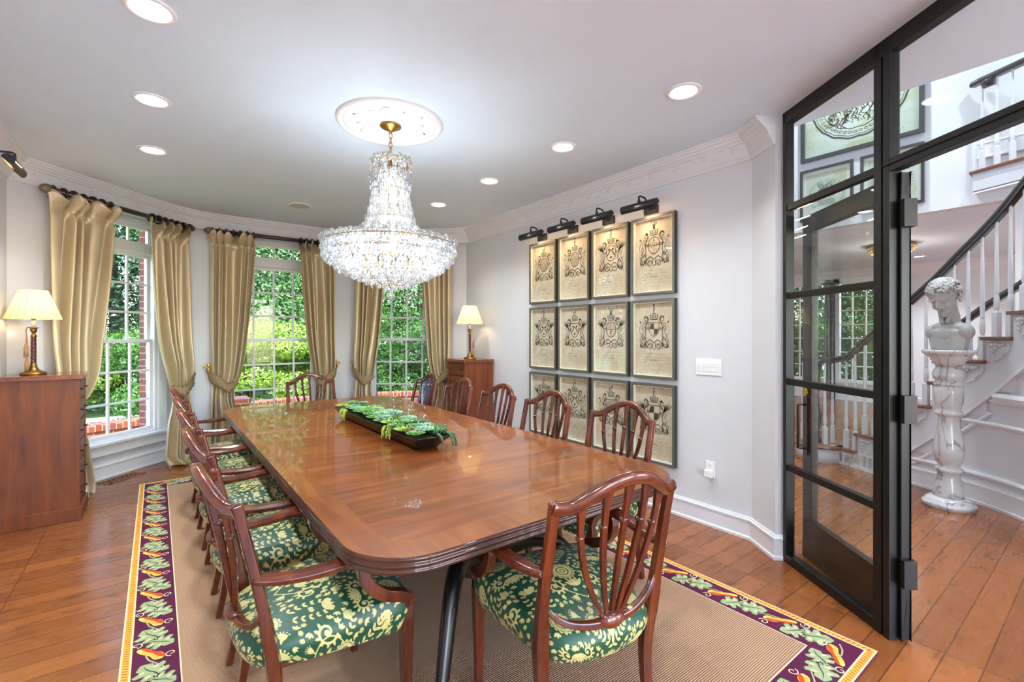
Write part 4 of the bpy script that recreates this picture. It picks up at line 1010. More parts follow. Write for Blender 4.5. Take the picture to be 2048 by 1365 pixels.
def draw_arms(seed):
    def f(m, to3):
        R = random.Random(seed); up = lambda u, v, e=0.0: to3(u, v+0.085, e)
        crest(m, up, R, 0.33, detail=0.62)
        rows = [(-.105,.5,1),(-.135,.7,1),(-.16,.8,0),(-.185,.75,1),(-.21,.6,1),(-.235,.3,1)]
        for i, (y, ww, mi) in enumerate(rows):
            yy = y-0.02; k = 0.155*ww
            script_line(m, to3, R, -k, k, yy, 0.010, 0.0016, 1 if mi else 1)
        m.ribbon2([(-.03,-.19),(-.028,-.165),(-.02,-.19),(-.012,-.166),(-.005,-.19),(.004,-.168),(.012,-.19),(.02,-.168),(.028,-.188)], 0.0034, to3, 0)
    return f
ROWN = ['top row', 'middle row', 'bottom row']; COLN = ['first column from the camera', 'second column from the camera', 'third column from the camera', 'fourth column from the camera']
for rr, zc in enumerate((2.12, 1.414, 0.706)):
    for cc in range(4):
        framed('framed_print', 0.430, 0.660, 0.042, 0.020, 'framed coat of arms print on aged paper, %s, %s' % (ROWN[rr], COLN[cc]), 'picture', (WR, PYC[cc], zc), -1, draw_arms(11+rr*4+cc), 'coat of arms prints on the wall')
# ================================================================ SWITCH, OUTLET, VENT
swm = M('switch_white', (238,238,238), 0.3)
r = thing('switch_plate', 'white four-gang rocker switch plate on the wall right of the prints', 'light switch', (WR, 1.94, 1.203))
m = MB(); m.box(-0.008, -0.001, -0.106, 0.106, -0.062, 0.062); m.build('plate', swm, r, bevel=0.003)
for i in range(4):
    m = MB(); y = -0.0695+i*0.0463; m.box(-0.011, -0.007, y-0.0165, y+0.0165, -0.034, 0.034); m.box(-0.0135, -0.010, y-0.015, y+0.015, 0.0, 0.032); m.build('rocker', swm, r, bevel=0.0015)
r = thing('wall_outlet', 'white wall outlet plate low on the wall with a small plug-in', 'outlet', (WR, 1.925, 0.43))
m = MB(); m.box(-0.007, -0.001, -0.038, 0.038, -0.06, 0.06); m.build('plate', swm, r, bevel=0.003)
m = MB(); m.box(-0.010, -0.006, -0.018, 0.018, 0.008, 0.046)
m.build('receptacle', swm, r, bevel=0.002)
m = MB(); 
for y in (-0.007, 0.007): m.box(-0.0104, -0.0098, y-0.001, y+0.001, 0.022, 0.034)
m.ball((-0.010,0,0.016), 0.0025, 6, 4); m.build('slots', M('slot_dark', (60,60,60), 0.6), r)
r = thing('plug_adapter', 'white plug-in adapter in the lower socket of the wall outlet', 'adapter', (WR-0.0105, 1.925, 0.40))
m = MB(); m.box(-0.035, 0, -0.03, 0.03, -0.028, 0.028); m.build('adapter_body', swm, r, bevel=0.006)
r = thing('floor_vent', 'cut-work wooden floor register beneath the left window', 'floor vent', (-0.27, 6.15, 0.0), PI/4)
m = MB(); wv_ = wood('vent_wood', (92,52,24), (128,78,40), (150,96,54), 'X', 0.4, 0.2)
for (a, b_, c, d) in ((-0.19,0.19,-0.075,-0.058),(-0.19,0.19,0.058,0.075),(-0.19,-0.165,-0.075,0.075),(0.165,0.19,-0.075,0.075)): m.box(a, b_, c, d, 0.0, 0.006)
for i in range(7):
    x = -0.14+i*0.0467; m.tube([(x+0.018*math.cos(a), 0.026*math.sin(a), 0.004) for a in np.linspace(0,2*PI,13)], 0.004, 5); m.tube([(x+0.02,-0.058,0.004),(x-0.012,0.0,0.004),(x+0.02,0.058,0.004)], 0.004, 5); m.tube([(x,-0.058,0.004),(x,-0.03,0.004)],0.005,5); m.tube([(x,0.03,0.004),(x,0.058,0.004)],0.005,5)
m.build('grille', wv_, r); m = MB(); m.box(-0.17,0.17,-0.06,0.06,0.0005,0.0015); m.build('duct', M('duct_dark', (18,14,12), 0.9), r)
# ================================================================ CURTAINS
t = NT('gold_silk'); b = t.bsdf(**{'Metallic': 0.25, 'Roughness': 0.36, 'Specular IOR Level': 0.6, 'Sheen Weight': 0.3, 'Sheen Roughness': 0.4})
n = t.noise(t.coord((1, 1, 30)), 3.0, 3, 0.6); n2 = t.noise(t.coord((1.5,1.5,0.6)), 2.0, 2)
f = t.math('ADD', t.math('MULTIPLY', n, 0.25), t.math('MULTIPLY', n2, 0.75))
t.link(t.ramp(f, [(0.3, s2l((188,170,134))), (0.7, s2l((206,188,150)))]), b.inputs['Base Color']); t.bump(n, 0.08, 0.003, b); silk = t.m
rodm = M('rod_mahogany', (50,24,26), 0.3, coat=0.4, var=0.1); finm = M('finial_silver', (122,108,92), 0.42, metal=0.3, var=0.25, vscale=60)
trimb = M('tieback_trim', (150,128,92), 0.7, var=0.15, vscale=120); beadm = M('tieback_bead', (70,58,46), 0.4)
RZ = 2.672
def rod(k, x0, x1, y, label):
    r = thing('curtain_rod', label, 'curtain rod'); r.matrix_world = FX[k] @ Matrix.Translation((0, y, RZ))
    m = MB(); m.tube([(x0,0,0),(x1,0,0)], 0.025, 14); m.build('pole', rodm, r)
    for s_, x in ((-1, x0), (1, x1)):
        m = MB(); P = [(0.0,0.019),(0.006,0.026),(0.014,0.026),(0.018,0.018),(0.026,0.020),(0.034,0.031),(0.05,0.038),(0.07,0.037),(0.09,0.028),(0.105,0.014),(0.112,0.0)]
        n = 16; vs = []
        for (d, rr) in P:
            for j in range(n):
                q = rr*(1+0.05*((j+int(d*200)) % 2)); vs.append((x+s_*d, q*math.cos(2*PI*j/n), q*math.sin(2*PI*j/n)))
        m._add(vs, [(i*n+j, i*n+(j+1)%n, (i+1)*n+(j+1)%n, (i+1)*n+j) for i in range(len(P)-1) for j in range(n)], 0, True); m.build('finial', finm, r)
        m = MB(); m.sweep([(x-s_*0.03,-y-0.002,-0.02),(x-s_*0.03,-y*0.5,-0.045),(x-s_*0.03,0.0,-0.022)], RECT(0.022,0.05), ref=(0,0,1), scales=[1.5,1.0,0.7]); m.build('bracket', rodm, r, bevel=0.003)
    return r
ringm = None
def panel(k, outer, inner_top, side, label, tie=True, tz=0.86, hookz=1.06, tie_lab='', tx=None, ty=-0.085):
    """side -1: gathered towards the left jamb, +1: right. x along facet; outer = fixed edge"""
    global ringm
    r = thing('curtain', label, 'curtain'); r.matrix_world = FX[k]
    HW = 0.125
    T = outer - side*HW          # centre of the gather at the tieback
    R = random.Random(int(abs(outer)*1000)+k*7)
    ph = R.uniform(0, 6); npl = 4.6
    top = RZ-0.035
    def edge(z):
        """inner and outer edge of the cloth at height z"""
        ti = T - side*HW; to = outer
        if z > tz:
            u = (z-tz)/(top-tz); inn = ti + (inner_top-ti)*u**0.5
            out = to - side*0.012*math.exp(-u*10)
        else:
            u = (tz-z)/tz; inn = ti + side*0.04*math.sin(min(1,u*2.4)*PI)*0.8 - side*0.10*u; out = to - side*0.012 + side*0.05*u
        return inn, out
    def fn(a, c):
        z = top + (0.004-top)*c
        inn, out = edge(z); x = out + (inn-out)*a
        w = abs(inn-out)/abs(inner_top-outer)
        amp = (0.022+0.02*c)*min(1.15, 0.55+w)*1.25 if z > tz else 0.032+0.03*(1-z/tz)
        # pleats merge towards the tieback
        q = a + 0.06*math.sin(3*a*PI+ph) + 0.05*math.sin(2.1*z+ph*2)*a*(1-a)*2
        fold = math.sin(q*npl*2*PI+ph)
        fold = math.copysign(abs(fold)**0.75, fold)
        yoff = amp*fold + 0.012*math.sin(q*11+ph+z*2.0)
        if abs(z-tz) < 0.28: yoff *= 0.45+0.55*abs(z-tz)/0.28
        # pinch just under the heading, flared above it
        hd = top-z
        if hd < 0.20:
            fl = max(0, 1-hd/0.11); pin = math.exp(-((hd-0.125)/0.03)**2)
            yoff = yoff*(1+1.6*fl)*(1-0.75*pin) - 0.025*fl*abs(math.sin(q*npl*PI+ph)); x += fl*0.034*math.sin(q*npl*2*PI+ph+1.2); z += fl*0.034*math.sin(q*npl*4*PI+ph+2.5)
        # puddle
        if z < 0.12 and z >= 0:
            pu = 1-z/0.12; yoff -= 0.07*pu*(0.6+0.5*math.sin(q*9+ph)); x += -side*0.05*pu*math.sin(q*5+1); z = max(0.008, z*0.8+0.012*math.sin(q*17)*pu+0.01*pu)
        y = ty + yoff - (0.05*math.exp(-((z-tz-0.18)/0.25)**2)*(0.6) if z > tz else 0)
        y = min(y, -0.018 if abs(x) > 0.7 else 0.02)
        return (x, y, z)
    m = MB(); m.grid(fn, 96, 110); o = m.build('cloth', silk, r, fix=False)
    sd = o.modifiers.new('thick', 'SOLIDIFY'); sd.thickness = 0.004; sd.offset = 0
    # wooden rings on the pole belong to the panel
    for i in range(7):
        x = outer + (inner_top-outer)*(i+0.25)/6.6
        if i == 0 or ringm is None:
            m = MB(); m.tube([(0, 0.040*math.cos(a), 0.040*math.sin(a)) for a in np.linspace(0, 2*PI, 21)], 0.010, 8, cap=False); g = m.build('ring', rodm, r)
            if ringm is None: ringm = g.data
        else:
            g = bpy.data.objects.new('ring', ringm); COL.objects.link(g); g.parent = r
        g.location = (x, -0.085, RZ-0.006); g.rotation_euler = (0, 0, R.uniform(-.25,.25))
    if not tie: return r
    # tieback: shaped band round the gather, up to the holdback
    tb_ = thing('curtain_tieback', tie_lab, 'tieback'); tb_.matrix_world = FX[k]
    hx = outer + side*0.015
    m = MB(); nu = 26
    fr = cr([(hx+side*0.015, -0.035, hookz-0.03), (hx-side*0.01,-0.13, hookz-0.10), (T+side*0.04,-0.175, tz+0.045), (T-side*0.05,-0.175, tz-0.03), (T-side*(HW+0.03),-0.08, tz+0.03)], 6)
    def bandf(a, c):
        i = a*(len(fr)-1); i0 = min(int(i), len(fr)-2); t_ = i-i0; p = [fr[i0][q]*(1-t_)+fr[i0+1][q]*t_ for q in range(3)]
        wd = 0.012+0.062*max(0.0, math.sin(min(1, a*1.05)*PI))**0.7
        sc = 0.008*abs(math.sin(a*nu*0.9)) if c > 0.5 else 0
        return (p[0]-side*0.02*(c-0.5), p[1]-0.008*math.sin(c*PI), p[2]+wd*(0.5-c)*2-sc)
    m.grid(bandf, 48, 9); o = m.build('band', trimb, tb_, fix=False); sd = o.modifiers.new('thick', 'SOLIDIFY'); sd.thickness = 0.006
    m = MB()
    for i in range(15):
        for c in (0.12, 0.86):
            p = bandf(0.06+i*0.062, c); m.ball((p[0], p[1]-0.006, p[2]), 0.0065, 6, 4)
    m.build('beads', beadm, tb_)
    h = thing('curtain_holdback', 'gilt fleur-de-lis holdback for the %s' % label.split(' ', 1)[1], 'holdback'); h.matrix_world = FX[k] @ Matrix.Translation((hx, 0, hookz))
    m = MB(); m.tube([(0,0,0),(0,-0.06,0)], 0.007, 8); m.lathe([(0.0,0),(0.02,0.0),(0.02,0.006),(0,0.01)], 12); m.ball((0,-0.002,0), 0.02, 12, 6, sc=(1,0.3,1)); m.build('stem', brass, h)
    m = MB(); m.ball((0,-0.072,0.032), 0.026, 10, 8, sc=(0.62,0.4,1.25)); m.ball((0,-0.070,-0.004), 0.017, 10, 6, sc=(1.2,0.5,0.7))
    for s_ in (-1, 1):
        m.tube(cr([(s_*0.006,-0.068,-0.012),(s_*0.026,-0.072,0.016),(s_*0.046,-0.072,0.020),(s_*0.053,-0.070,0.004),(s_*0.044,-0.070,-0.005)], 4), [0.009]*8+[0.007]*9, 8, flat=0.7)
        m.tube(cr([(s_*0.004,-0.068,-0.01),(s_*0.016,-0.070,-0.032),(s_*0.030,-0.068,-0.040)], 4), [0.007]*5+[0.004]*4, 6)
    m.ball((0,-0.068,-0.034), 0.011, 8, 6, sc=(0.8,0.5,1.6)); tag(m.build('fleur', M('gilt', (216,176,86), 0.3, metal=0.9, var=0.15, vscale=60), h))
    return r
rod(1, -0.645, 0.72, -0.085, 'dark curtain rod with pinecone finials over the left window')
rod(2, -0.69, 0.69, -0.085, 'dark curtain rod with pinecone finials over the middle window')
rod(3, -0.72, 0.615, -0.085, 'dark curtain rod with pinecone finials over the right window')
panel(1, -0.68, -0.135, -1, 'gold silk curtain nearest the left chest, left of the left window', tie_lab='beaded tieback on the curtain by the left chest')
panel(1, 0.765, 0.25, 1, 'gold silk curtain right of the left window', tie_lab='beaded tieback on the curtain right of the left window')
panel(2, -0.735, -0.26, -1, 'gold silk curtain left of the middle window', tie_lab='beaded tieback on the curtain left of the middle window')
panel(2, 0.69, 0.235, 1, 'gold silk curtain right of the middle window', tie_lab='beaded tieback on the curtain right of the middle window')
panel(3, -0.735, -0.27, -1, 'gold silk curtain left of the right window', tie_lab='beaded tieback on the curtain left of the right window')
panel(3, 0.635, 0.19, 1, 'gold silk curtain right of the right window, by the right chest', tie_lab='beaded tieback on the curtain by the right chest')
# ================================================================ MEDALLION AND CHANDELIER
CX, CY = 1.25, 2.99
r = thing('ceiling_medallion', 'round white plaster medallion with acanthus leaves above the chandelier', 'ceiling medallion', (CX, CY, H0))
m = MB(); m.lathe([(0.345,0),(0.345,-0.010),(0.335,-0.020),(0.322,-0.022),(0.312,-0.014),(0.304,-0.010),(0.296,-0.014),(0.288,-0.012),(0.282,-0.006),(0.10,-0.006),(0.095,-0.014),(0.08,-0.018),(0.0,-0.018)], 72, cap=False); m.build('rim', canw, r)
for i in range(12):
    a = 2*PI*i/12; big = i % 2 == 0; L = 0.165 if big else 0.13
    m = MB()
    def lf(u, v):
        rr = 0.09+L*u; wv_ = (0.062 if big else 0.04)*math.sin(min(1,u*1.03+0.06)*PI)**0.6*(1-0.22*abs(math.sin(u*11))); s_ = (v-0.5)*2
        th = wv_*s_/rr; z = -0.007-0.014*(1-s_*s_)**0.5*math.sin(u*PI*0.85+0.25)-0.004*math.cos(s_*9)
        return (rr*math.cos(a+th), rr*math.sin(a+th), z)
    m.grid(lf, 14, 11); m.build('leaf_relief', canw, r, fix=False)
def crystal_mat():
    t = NT('crystal'); g = t.add('ShaderNodeBsdfGlass'); g.inputs['IOR'].default_value = 1.55; g.inputs['Roughness'].default_value = 0.03
    g.inputs['Color'].default_value = (0.93,0.97,1.0,1); tr = t.add('ShaderNodeBsdfTransparent'); tr.inputs[0].default_value = (0.97,0.99,1,1)
    gl = t.add('ShaderNodeBsdfGlossy'); gl.inputs['Roughness'].default_value = 0.06; d = t.add('ShaderNodeBsdfTranslucent'); d.inputs[0].default_value = (0.92,0.96,1,1)
    m1 = t.add('ShaderNodeMixShader'); m1.inputs[0].default_value = 0.42; t.link(g.outputs[0], m1.inputs[1]); t.link(tr.outputs[0], m1.inputs[2])
    m2 = t.add('ShaderNodeMixShader'); m2.inputs[0].default_value = 0.30; t.link(m1.outputs[0], m2.inputs[1]); t.link(gl.outputs[0], m2.inputs[2])
    m3 = t.add('ShaderNodeMixShader'); n = t.noise(t.coord(), 60, 1); t.link(t.ramp(n, [(0.42, (0.08,)*3), (0.6, (0.36,)*3)]), m3.inputs[0]); t.link(m2.outputs[0], m3.inputs[1]); t.link(d.outputs[0], m3.inputs[2])
    t.link(m3.outputs[0], t.out.inputs[0]); return t.m
crys = crystal_mat()
ch = thing('chandelier', 'large crystal chandelier hanging on a brass chain over the table', 'chandelier', (CX, CY, 0))
def drop_shape(m, p, L, w, kind, rot=0.0, mi=0):
    """faceted crystals: 0 octagon bead + almond, 1 long prism, 2 ball"""
    x, y, z = p
    if kind == 1:
        n = 4; pr = [(0.0,0.0),(w,-w*0.8),(w,-L+w*1.6),(0.0,-L)]
    elif kind == 0:
        n = 6; pr = [(0.0,0.0),(w*0.62,-w*0.45),(w*0.62,-w*0.9),(0.0,-w*1.35),(0.0,-w*1.5),(w*0.5,-w*2.1),(w,-L+w*1.1),(w*0.55,-L+w*0.25),(0.0,-L)]
    else:
        n = 8; pr = [(w*math.sin(a), -w+w*math.cos(a)) for a in np.linspace(0, PI, 6)]
    vs = []
    for (r_, zz) in pr:
        for j in range(n):
            a = 2*PI*j/n+rot; vs.append((x+r_*math.cos(a), y+r_*math.sin(a)*(0.6 if kind == 0 else 1), z+zz))
    m._add(vs, [(i*n+j, i*n+(j+1)%n, (i+1)*n+(j+1)%n, (i+1)*n+j) for i in range(len(pr)-1) for j in range(n)], mi, False)
m = MB(); m.lathe([(0.0,H0-0.018),(0.068,H0-0.018),(0.07,H0-0.026),(0.06,H0-0.034),(0.045,H0-0.038),(0.03,H0-0.05),(0.012,H0-0.056),(0.010,H0-0.07),(0.0,H0-0.07)], 28); m.build('canopy', brass, ch)
m = MB(); z = H0-0.068; i = 0
while z > 2.675:
    pts = []
    for a in np.linspace(0, 2*PI, 17):
        u = 0.011*math.cos(a); w = 0.020*math.sin(a)
        pts.append((u if i % 2 == 0 else 0, 0 if i % 2 == 0 else u, z-0.018+w))
    m.tube(pts, 0.0028, 6, cap=False, ref=(0,1,0) if i % 2 == 0 else (1,0,0)); z -= 0.031; i += 1
m.build('chain', brass, ch)
m = MB(); m.tube([(0.026*math.cos(a), 0, 2.645+0.026*math.sin(a)) for a in np.linspace(0,2*PI,25)], 0.0055, 8, cap=False, ref=(0,1,0)); m.build('ring', brass, ch)
# gold frame: stem, hoops, radial arms
m = MB(); m.tube([(0,0,2.62),(0,0,1.76)], 0.010, 10)
hoops = [(0.115,2.60),(0.110,2.50),(0.105,2.42),(0.120,2.32),(0.145,2.22),(0.185,2.12),(0.33,2.075),(0.425,2.05),(0.40,1.99),(0.345,1.93),(0.265,1.87),(0.175,1.82),(0.09,1.775)]
for (rr, zz) in hoops: m.tube([(rr*math.cos(a), rr*math.sin(a), zz) for a in np.linspace(0,2*PI,49)], 0.0035, 5, cap=False)
for k in range(12):
    a = 2*PI*k/12; m.tube([(rr*math.cos(a), rr*math.sin(a), zz) for rr, zz in hoops], 0.003, 5)
for k in range(6):
    a = 2*PI*k/6+0.2; m.tube(cr([(0.01*math.cos(a),0.01*math.sin(a),1.90),(0.12*math.cos(a),0.12*math.sin(a),1.93),(0.22*math.cos(a),0.22*math.sin(a),2.00)], 5), 0.006, 6)
m.build('frame', brass, ch)
bg = M('chandelier_bulb', (255,255,255), 0.5, emit=(255,246,232), estr=22)
for k in range(6):
    a = 2*PI*k/6+0.2; c_ = (0.22*math.cos(a), 0.22*math.sin(a))
    m = MB(); m.lathe([(0.0,2.0),(0.011,2.0),(0.012,2.03),(0.010,2.045),(0.016,2.065),(0.015,2.085),(0.004,2.115),(0.0,2.12)], 12, (c_[0],c_[1],0)); m.build('bulb', bg, ch)
    add_light('bulb_light', 'POINT', (c_[0]*1.05, c_[1]*1.05, 1.99), CHAND_W, (0.85,0.94,1.0), 0.035, parent=ch)
for zz in (2.50, 2.36, 2.24):
    for k in range(3):
        a = 2*PI*k/3+zz*9; m = MB(); m.ball((0.045*math.cos(a),0.045*math.sin(a),zz), 0.016, 10, 6, sc=(1,1,1.5)); m.build('bulb', bg, ch)
    add_light('bulb_light', 'POINT', (0.0,0.0,zz), CHAND_W*0.4, (0.90,0.96,1.0), 0.05, parent=ch)
drops = []    # (p, L, w, kind)
R = random.Random(3)
for q in range(66):
    a = 2*PI*q/54; rr = 0.128+R.uniform(-.004,.012)
    drops.append(((rr*math.cos(a), rr*math.sin(a), 2.625+R.uniform(-.02,.012)), 0.012, 0.0095, 2))
    drops.append(((rr*math.cos(a), rr*math.sin(a), 2.60+R.uniform(-.02,.02)), 0.05, 0.010, 0)); drops.append(((rr*1.02*math.cos(a+.05), rr*1.02*math.sin(a+.05), 2.53+R.uniform(-.02,.01)), 0.055, 0.010, 0))
    drops.append(((rr*math.cos(a), rr*math.sin(a), 2.485+R.uniform(-.02,.01)), 0.06, 0.009, 0))
# long prism skirt of the bell
bell = [(0.117,2.53),(0.115,2.47),(0.120,2.41),(0.130,2.35),(0.143,2.29),(0.160,2.23),(0.183,2.17)]
for (rr, zz) in bell:
    n = int(2*PI*rr/0.0145)
    for q in range(n):
        a = 2*PI*q/n+zz*3; drops.append(((rr*math.cos(a), rr*math.sin(a), zz+0.01), 0.088, 0.0062, 1))
# dish tiers
dish = [(0.20,2.11,.055),(0.24,2.105,.05),(0.28,2.10,.05),(0.32,2.09,.05),(0.36,2.085,.05),(0.395,2.08,.055),(0.42,2.07,.06),(0.43,2.035,.06),(0.42,2.005,.06),(0.40,1.98,.06),(0.375,1.955,.055),(0.35,1.93,.055),(0.318,1.908,.055),(0.28,1.888,.055),(0.24,1.87,.055),(0.20,1.852,.055),(0.16,1.835,.05),(0.12,1.818,.05),(0.08,1.80,.045),(0.042,1.785,.045)]
for ti, (rr, zz, L) in enumerate(dish):
    n = max(6, int(2*PI*rr/0.025))
    for q in range(n):
        a = 2*PI*(q+0.5*(ti % 2))/n; j = R.uniform(-.008,.008)
        drops.append((((rr+j)*math.cos(a), (rr+j)*math.sin(a), zz+R.uniform(-.008,.010)), L*R.uniform(.8,1.1), 0.0105, 0))
        if R.random() < 0.65: drops.append((((rr+j)*math.cos(a+.03), (rr+j)*math.sin(a+.03), zz+0.012), 0.02, 0.0095, 2))
for q in range(40):
    a = 2*PI*q/40; drops.append(((0.44*math.cos(a),0.44*math.sin(a),2.085), 0.02, 0.013, 2))
# the nearest hundred hang as parts of their own, the rest as one
camv = Vector((-CX,-CY)).normalized()
order = sorted(range(len(drops)), key=lambda i: -(drops[i][0][0]*camv.x+drops[i][0][1]*camv.y) - (0.5 if drops[i][3] == 0 and drops[i][0][2] < 2.1 else 0))
own = set(order[:100]); cache = {}
for i in own:
    p, L, w, kd = drops[i]; key = (kd, round(L, 2), w)
    if key not in cache:
        m = MB(); drop_shape(m, (0,0,0), key[1], w, kd); o = m.build('crystal_drop', crys, ch, fix=False); cache[key] = o.data
    else:
        o = bpy.data.objects.new('crystal_drop', cache[key]); COL.objects.link(o); o.parent = ch
    o.location = p; o.rotation_euler = (0, 0, R.uniform(0, PI))
m = MB()
for i in range(len(drops)):
    if i not in own: drop_shape(m, drops[i][0], drops[i][1], drops[i][2], drops[i][3], R.uniform(0, PI))
o = m.build('crystal_drops', crys, ch, fix=False); o['kind'] = 'stuff'
m = MB(); m.tube([(0,0,1.76),(0,0,1.735)], 0.003, 6); m.ball((0,0,1.712), 0.024, 12, 8); tag(m.build('crystal_ball', crys, ch), 'round faceted crystal ball at the lowest point')
# ================================================================ SUCCULENT PLANTER
pl = thing('succulent_planter', 'long black tray planted with green succulents at the centre of the table', 'planter', (1.277, 3.18, TZ))
m = MB(); outer_ = [(-0.062,-0.665,0.0),(0.062,-0.665,0),(0.062,0.665,0),(-0.062,0.665,0)]; topo = [(-0.122,-0.755,0.083),(0.122,-0.755,0.083),(0.122,0.755,0.083),(-0.122,0.755,0.083)]
def inn_(P, d, dz=0): return [(x-math.copysign(d,x), y-math.copysign(d,y), z+dz) for x, y, z in P]
rings = [outer_, topo, inn_(topo, 0.006), inn_(outer_, 0.006, 0.03)]
vs = [p for q in rings for p in q]
m._add(vs, [(i*4+j, i*4+(j+1)%4, (i+1)*4+(j+1)%4, (i+1)*4+j) for i in range(3) for j in range(4)], 0); m._add(rings[0], [(3,2,1,0)]); m._add(rings[3], [(0,1,2,3)])
m.build('tray', M('planter_black', (26,22,20), 0.3, coat=0.2), pl, bevel=0.002)
m = MB(); m.grid(lambda u, v: ((u-.5)*0.2, (v-.5)*1.44, 0.066+0.008*math.sin(u*PI)), 6, 20); m.build('moss', M('moss', (52,62,34), 0.95, var=0.4, vscale=60, bump=1, bscale=120), pl, fix=False)
def gmat(name, c, c2, rough=0.45):
    t = NT(name); b = t.bsdf(**{'Roughness': rough, 'Subsurface Weight': 0.0}); n = t.noise(t.coord(), 30, 2); t.link(t.ramp(n, [(0.3, s2l(c)), (0.7, s2l(c2))]), b.inputs['Base Color']); return t.m
GM = [gmat('suc_green', (60,112,48), (110,160,70)), gmat('suc_blue', (96,140,112), (150,184,150)), gmat('suc_lime', (128,160,50), (180,200,84)), gmat('suc_dark', (36,72,48), (70,110,70)), gmat('suc_gold', (150,150,56), (206,170,70)), gmat('suc_plum', (110,50,70), (150,84,96))]
def rosette(m, c, Rr, n, rings_, tilt, w=0.33, th=0.18, pt=1.0, mi=0):
    for k in range(rings_):
        f_ = 1-k/rings_*0.75; cnt = max(3, int(n*(1-0.35*k/rings_)))
        for j in range(cnt):
            a = 2*PI*(j+0.5*k)/cnt; el = tilt+(1.25-tilt)*k/rings_; L = Rr*f_
            d = Vector((math.cos(a)*math.cos(el), math.sin(a)*math.cos(el), math.sin(el))); s_ = Vector((-math.sin(a), math.cos(a), 0)); u_ = d.cross(s_)*-1
            P = []
            for (t_, ww) in ((0,0.25),(0.35,0.8),(0.65,1.0),(0.88,0.55*pt+0.0),(1.0,0.02)):
                cen = Vector(c)+d*(L*t_)+u_*(0.12*L*t_*t_)
                P += [cen-s_*(L*w*ww), cen-u_*(L*th*ww*0.5), cen+s_*(L*w*ww), cen+u_*(L*th*ww*0.35)]
            m._add(P, [(i*4+q, i*4+(q+1)%4, (i+1)*4+(q+1)%4, (i+1)*4+q) for i in range(4) for q in range(4)], mi, True)
R = random.Random(11)
spots = []
for i in range(66):
    y = -0.70+1.40*(i+0.5)/66; x = (-0.085, 0.05, -0.02, 0.08, -0.06, 0.02)[i % 6]+R.uniform(-.015,.015); spots.append((x, y))
for i, (x, y) in enumerate(spots):
    kd = (0,1,2,3,4,1,0,3,2,5,0,1)[(i*5+R.randrange(3)) % 12]; m = MB(); z = 0.086+R.uniform(-.002,.014)
    if kd == 3: rosette(m, (x,y,z), R.uniform(.075,.105), 12, 4, 0.50, 0.085, 0.09)
    elif kd == 0: rosette(m, (x,y,z+.008), R.uniform(.055,.078), 8, 4, 0.45, 0.32, 0.2)
    elif kd == 1: rosette(m, (x,y,z+.012), R.uniform(.048,.07), 9, 5, 0.35, 0.34, 0.22)
    elif kd == 2: rosette(m, (x,y,z+.004), R.uniform(.055,.08), 13, 4, 0.45, 0.11, 0.12)
    elif kd == 4: rosette(m, (x,y,z+.008), R.uniform(.042,.06), 8, 4, 0.5, 0.32, 0.22)
    else: rosette(m, (x,y,z+.02), 0.036, 9, 4, 0.4, 0.36, 0.25)
    m.build('succulent', GM[kd], pl, fix=False)
for (x0, y0, sx_, n) in ((-0.115,0.50,-1,26),(-0.118,-0.36,-1,30),(0.07,-0.745,0,40)):
    for st_ in range(7):
        m = MB(); px_, py_ = x0+R.uniform(-.0,.02), y0+R.uniform(-.06,.06) if sx_ else y0
        if not sx_: px_ = x0+R.uniform(-.05,.05)
        L = R.uniform(.04,.075 if sx_ else 0.078); pts = []
        for q in range(18):
            t_ = q/17
            if sx_: p = (px_-0.022*math.sin(t_*PI/2)+R.uniform(-.003,.003), py_+R.uniform(-.003,.003), 0.094-L*t_*t_*1.05)
            else: p = (px_+0.02*t_+R.uniform(-.003,.003), y0-0.03*math.sin(t_*PI/2)+R.uniform(-.003,.003), 0.097-L*t_*t_*1.05)
            pts.append(p); m.ball(p, R.uniform(.0045,.0065), 6, 4, sc=(1,1,1.2))
        m.tube(pts, 0.0015, 4)
        tag(m.build('bead_strand', GM[2] if sx_ else GM[3], pl, fix=False), 'string of beads trailing over the rim' if st_ == 0 else None)
m = MB()
for q in range(260):
    a = R.uniform(0,1); p = (R.uniform(0.02,0.115), -0.72+a*0.40+R.uniform(-.01,.01), 0.088+R.uniform(0,.022)); m.ball(p, R.uniform(.007,.011), 6, 4, sc=(0.7,0.7,1.2))
o = m.build('bead_succulent', GM[3], pl, fix=False); o['kind'] = 'stuff'
# ================================================================ STAIR HALL
hallw = white
Sc = cr([(6.16,2.02),(6.05,1.80),(5.93,1.55),(5.84,1.30),(5.75,1.06),(5.63,0.82),(5.47,0.60),(5.27,0.42),(5.0,0.25),(4.7,0.12),(4.35,0.02)], 8)
SL = [0.0]
for i in range(1, len(Sc)): SL.append(SL[-1]+math.hypot(Sc[i][0]-Sc[i-1][0], Sc[i][1]-Sc[i-1][1]))
def S(s):
    s = max(0, min(SL[-1]-1e-6, s)); i = 0
    while SL[i+1] < s: i += 1
    t = (s-SL[i])/(SL[i+1]-SL[i]); x = Sc[i][0]*(1-t)+Sc[i+1][0]*t; y = Sc[i][1]*(1-t)+Sc[i+1][1]*t
    j0, j1 = max(0,i-2), min(len(Sc)-1,i+3); dx, dy = Sc[j1][0]-Sc[j0][0], Sc[j1][1]-Sc[j0][1]; L = math.hypot(dx,dy)
    return (x, y), (dx/L, dy/L), (-dy/L*-1*-1, dx/L*-1*-1)
def Sout(s, d):
    """point d metres towards the stair's far side"""
    (x, y), (tx, ty), _ = S(s); return (x - ty*d, y + tx*d)     # left normal of travel
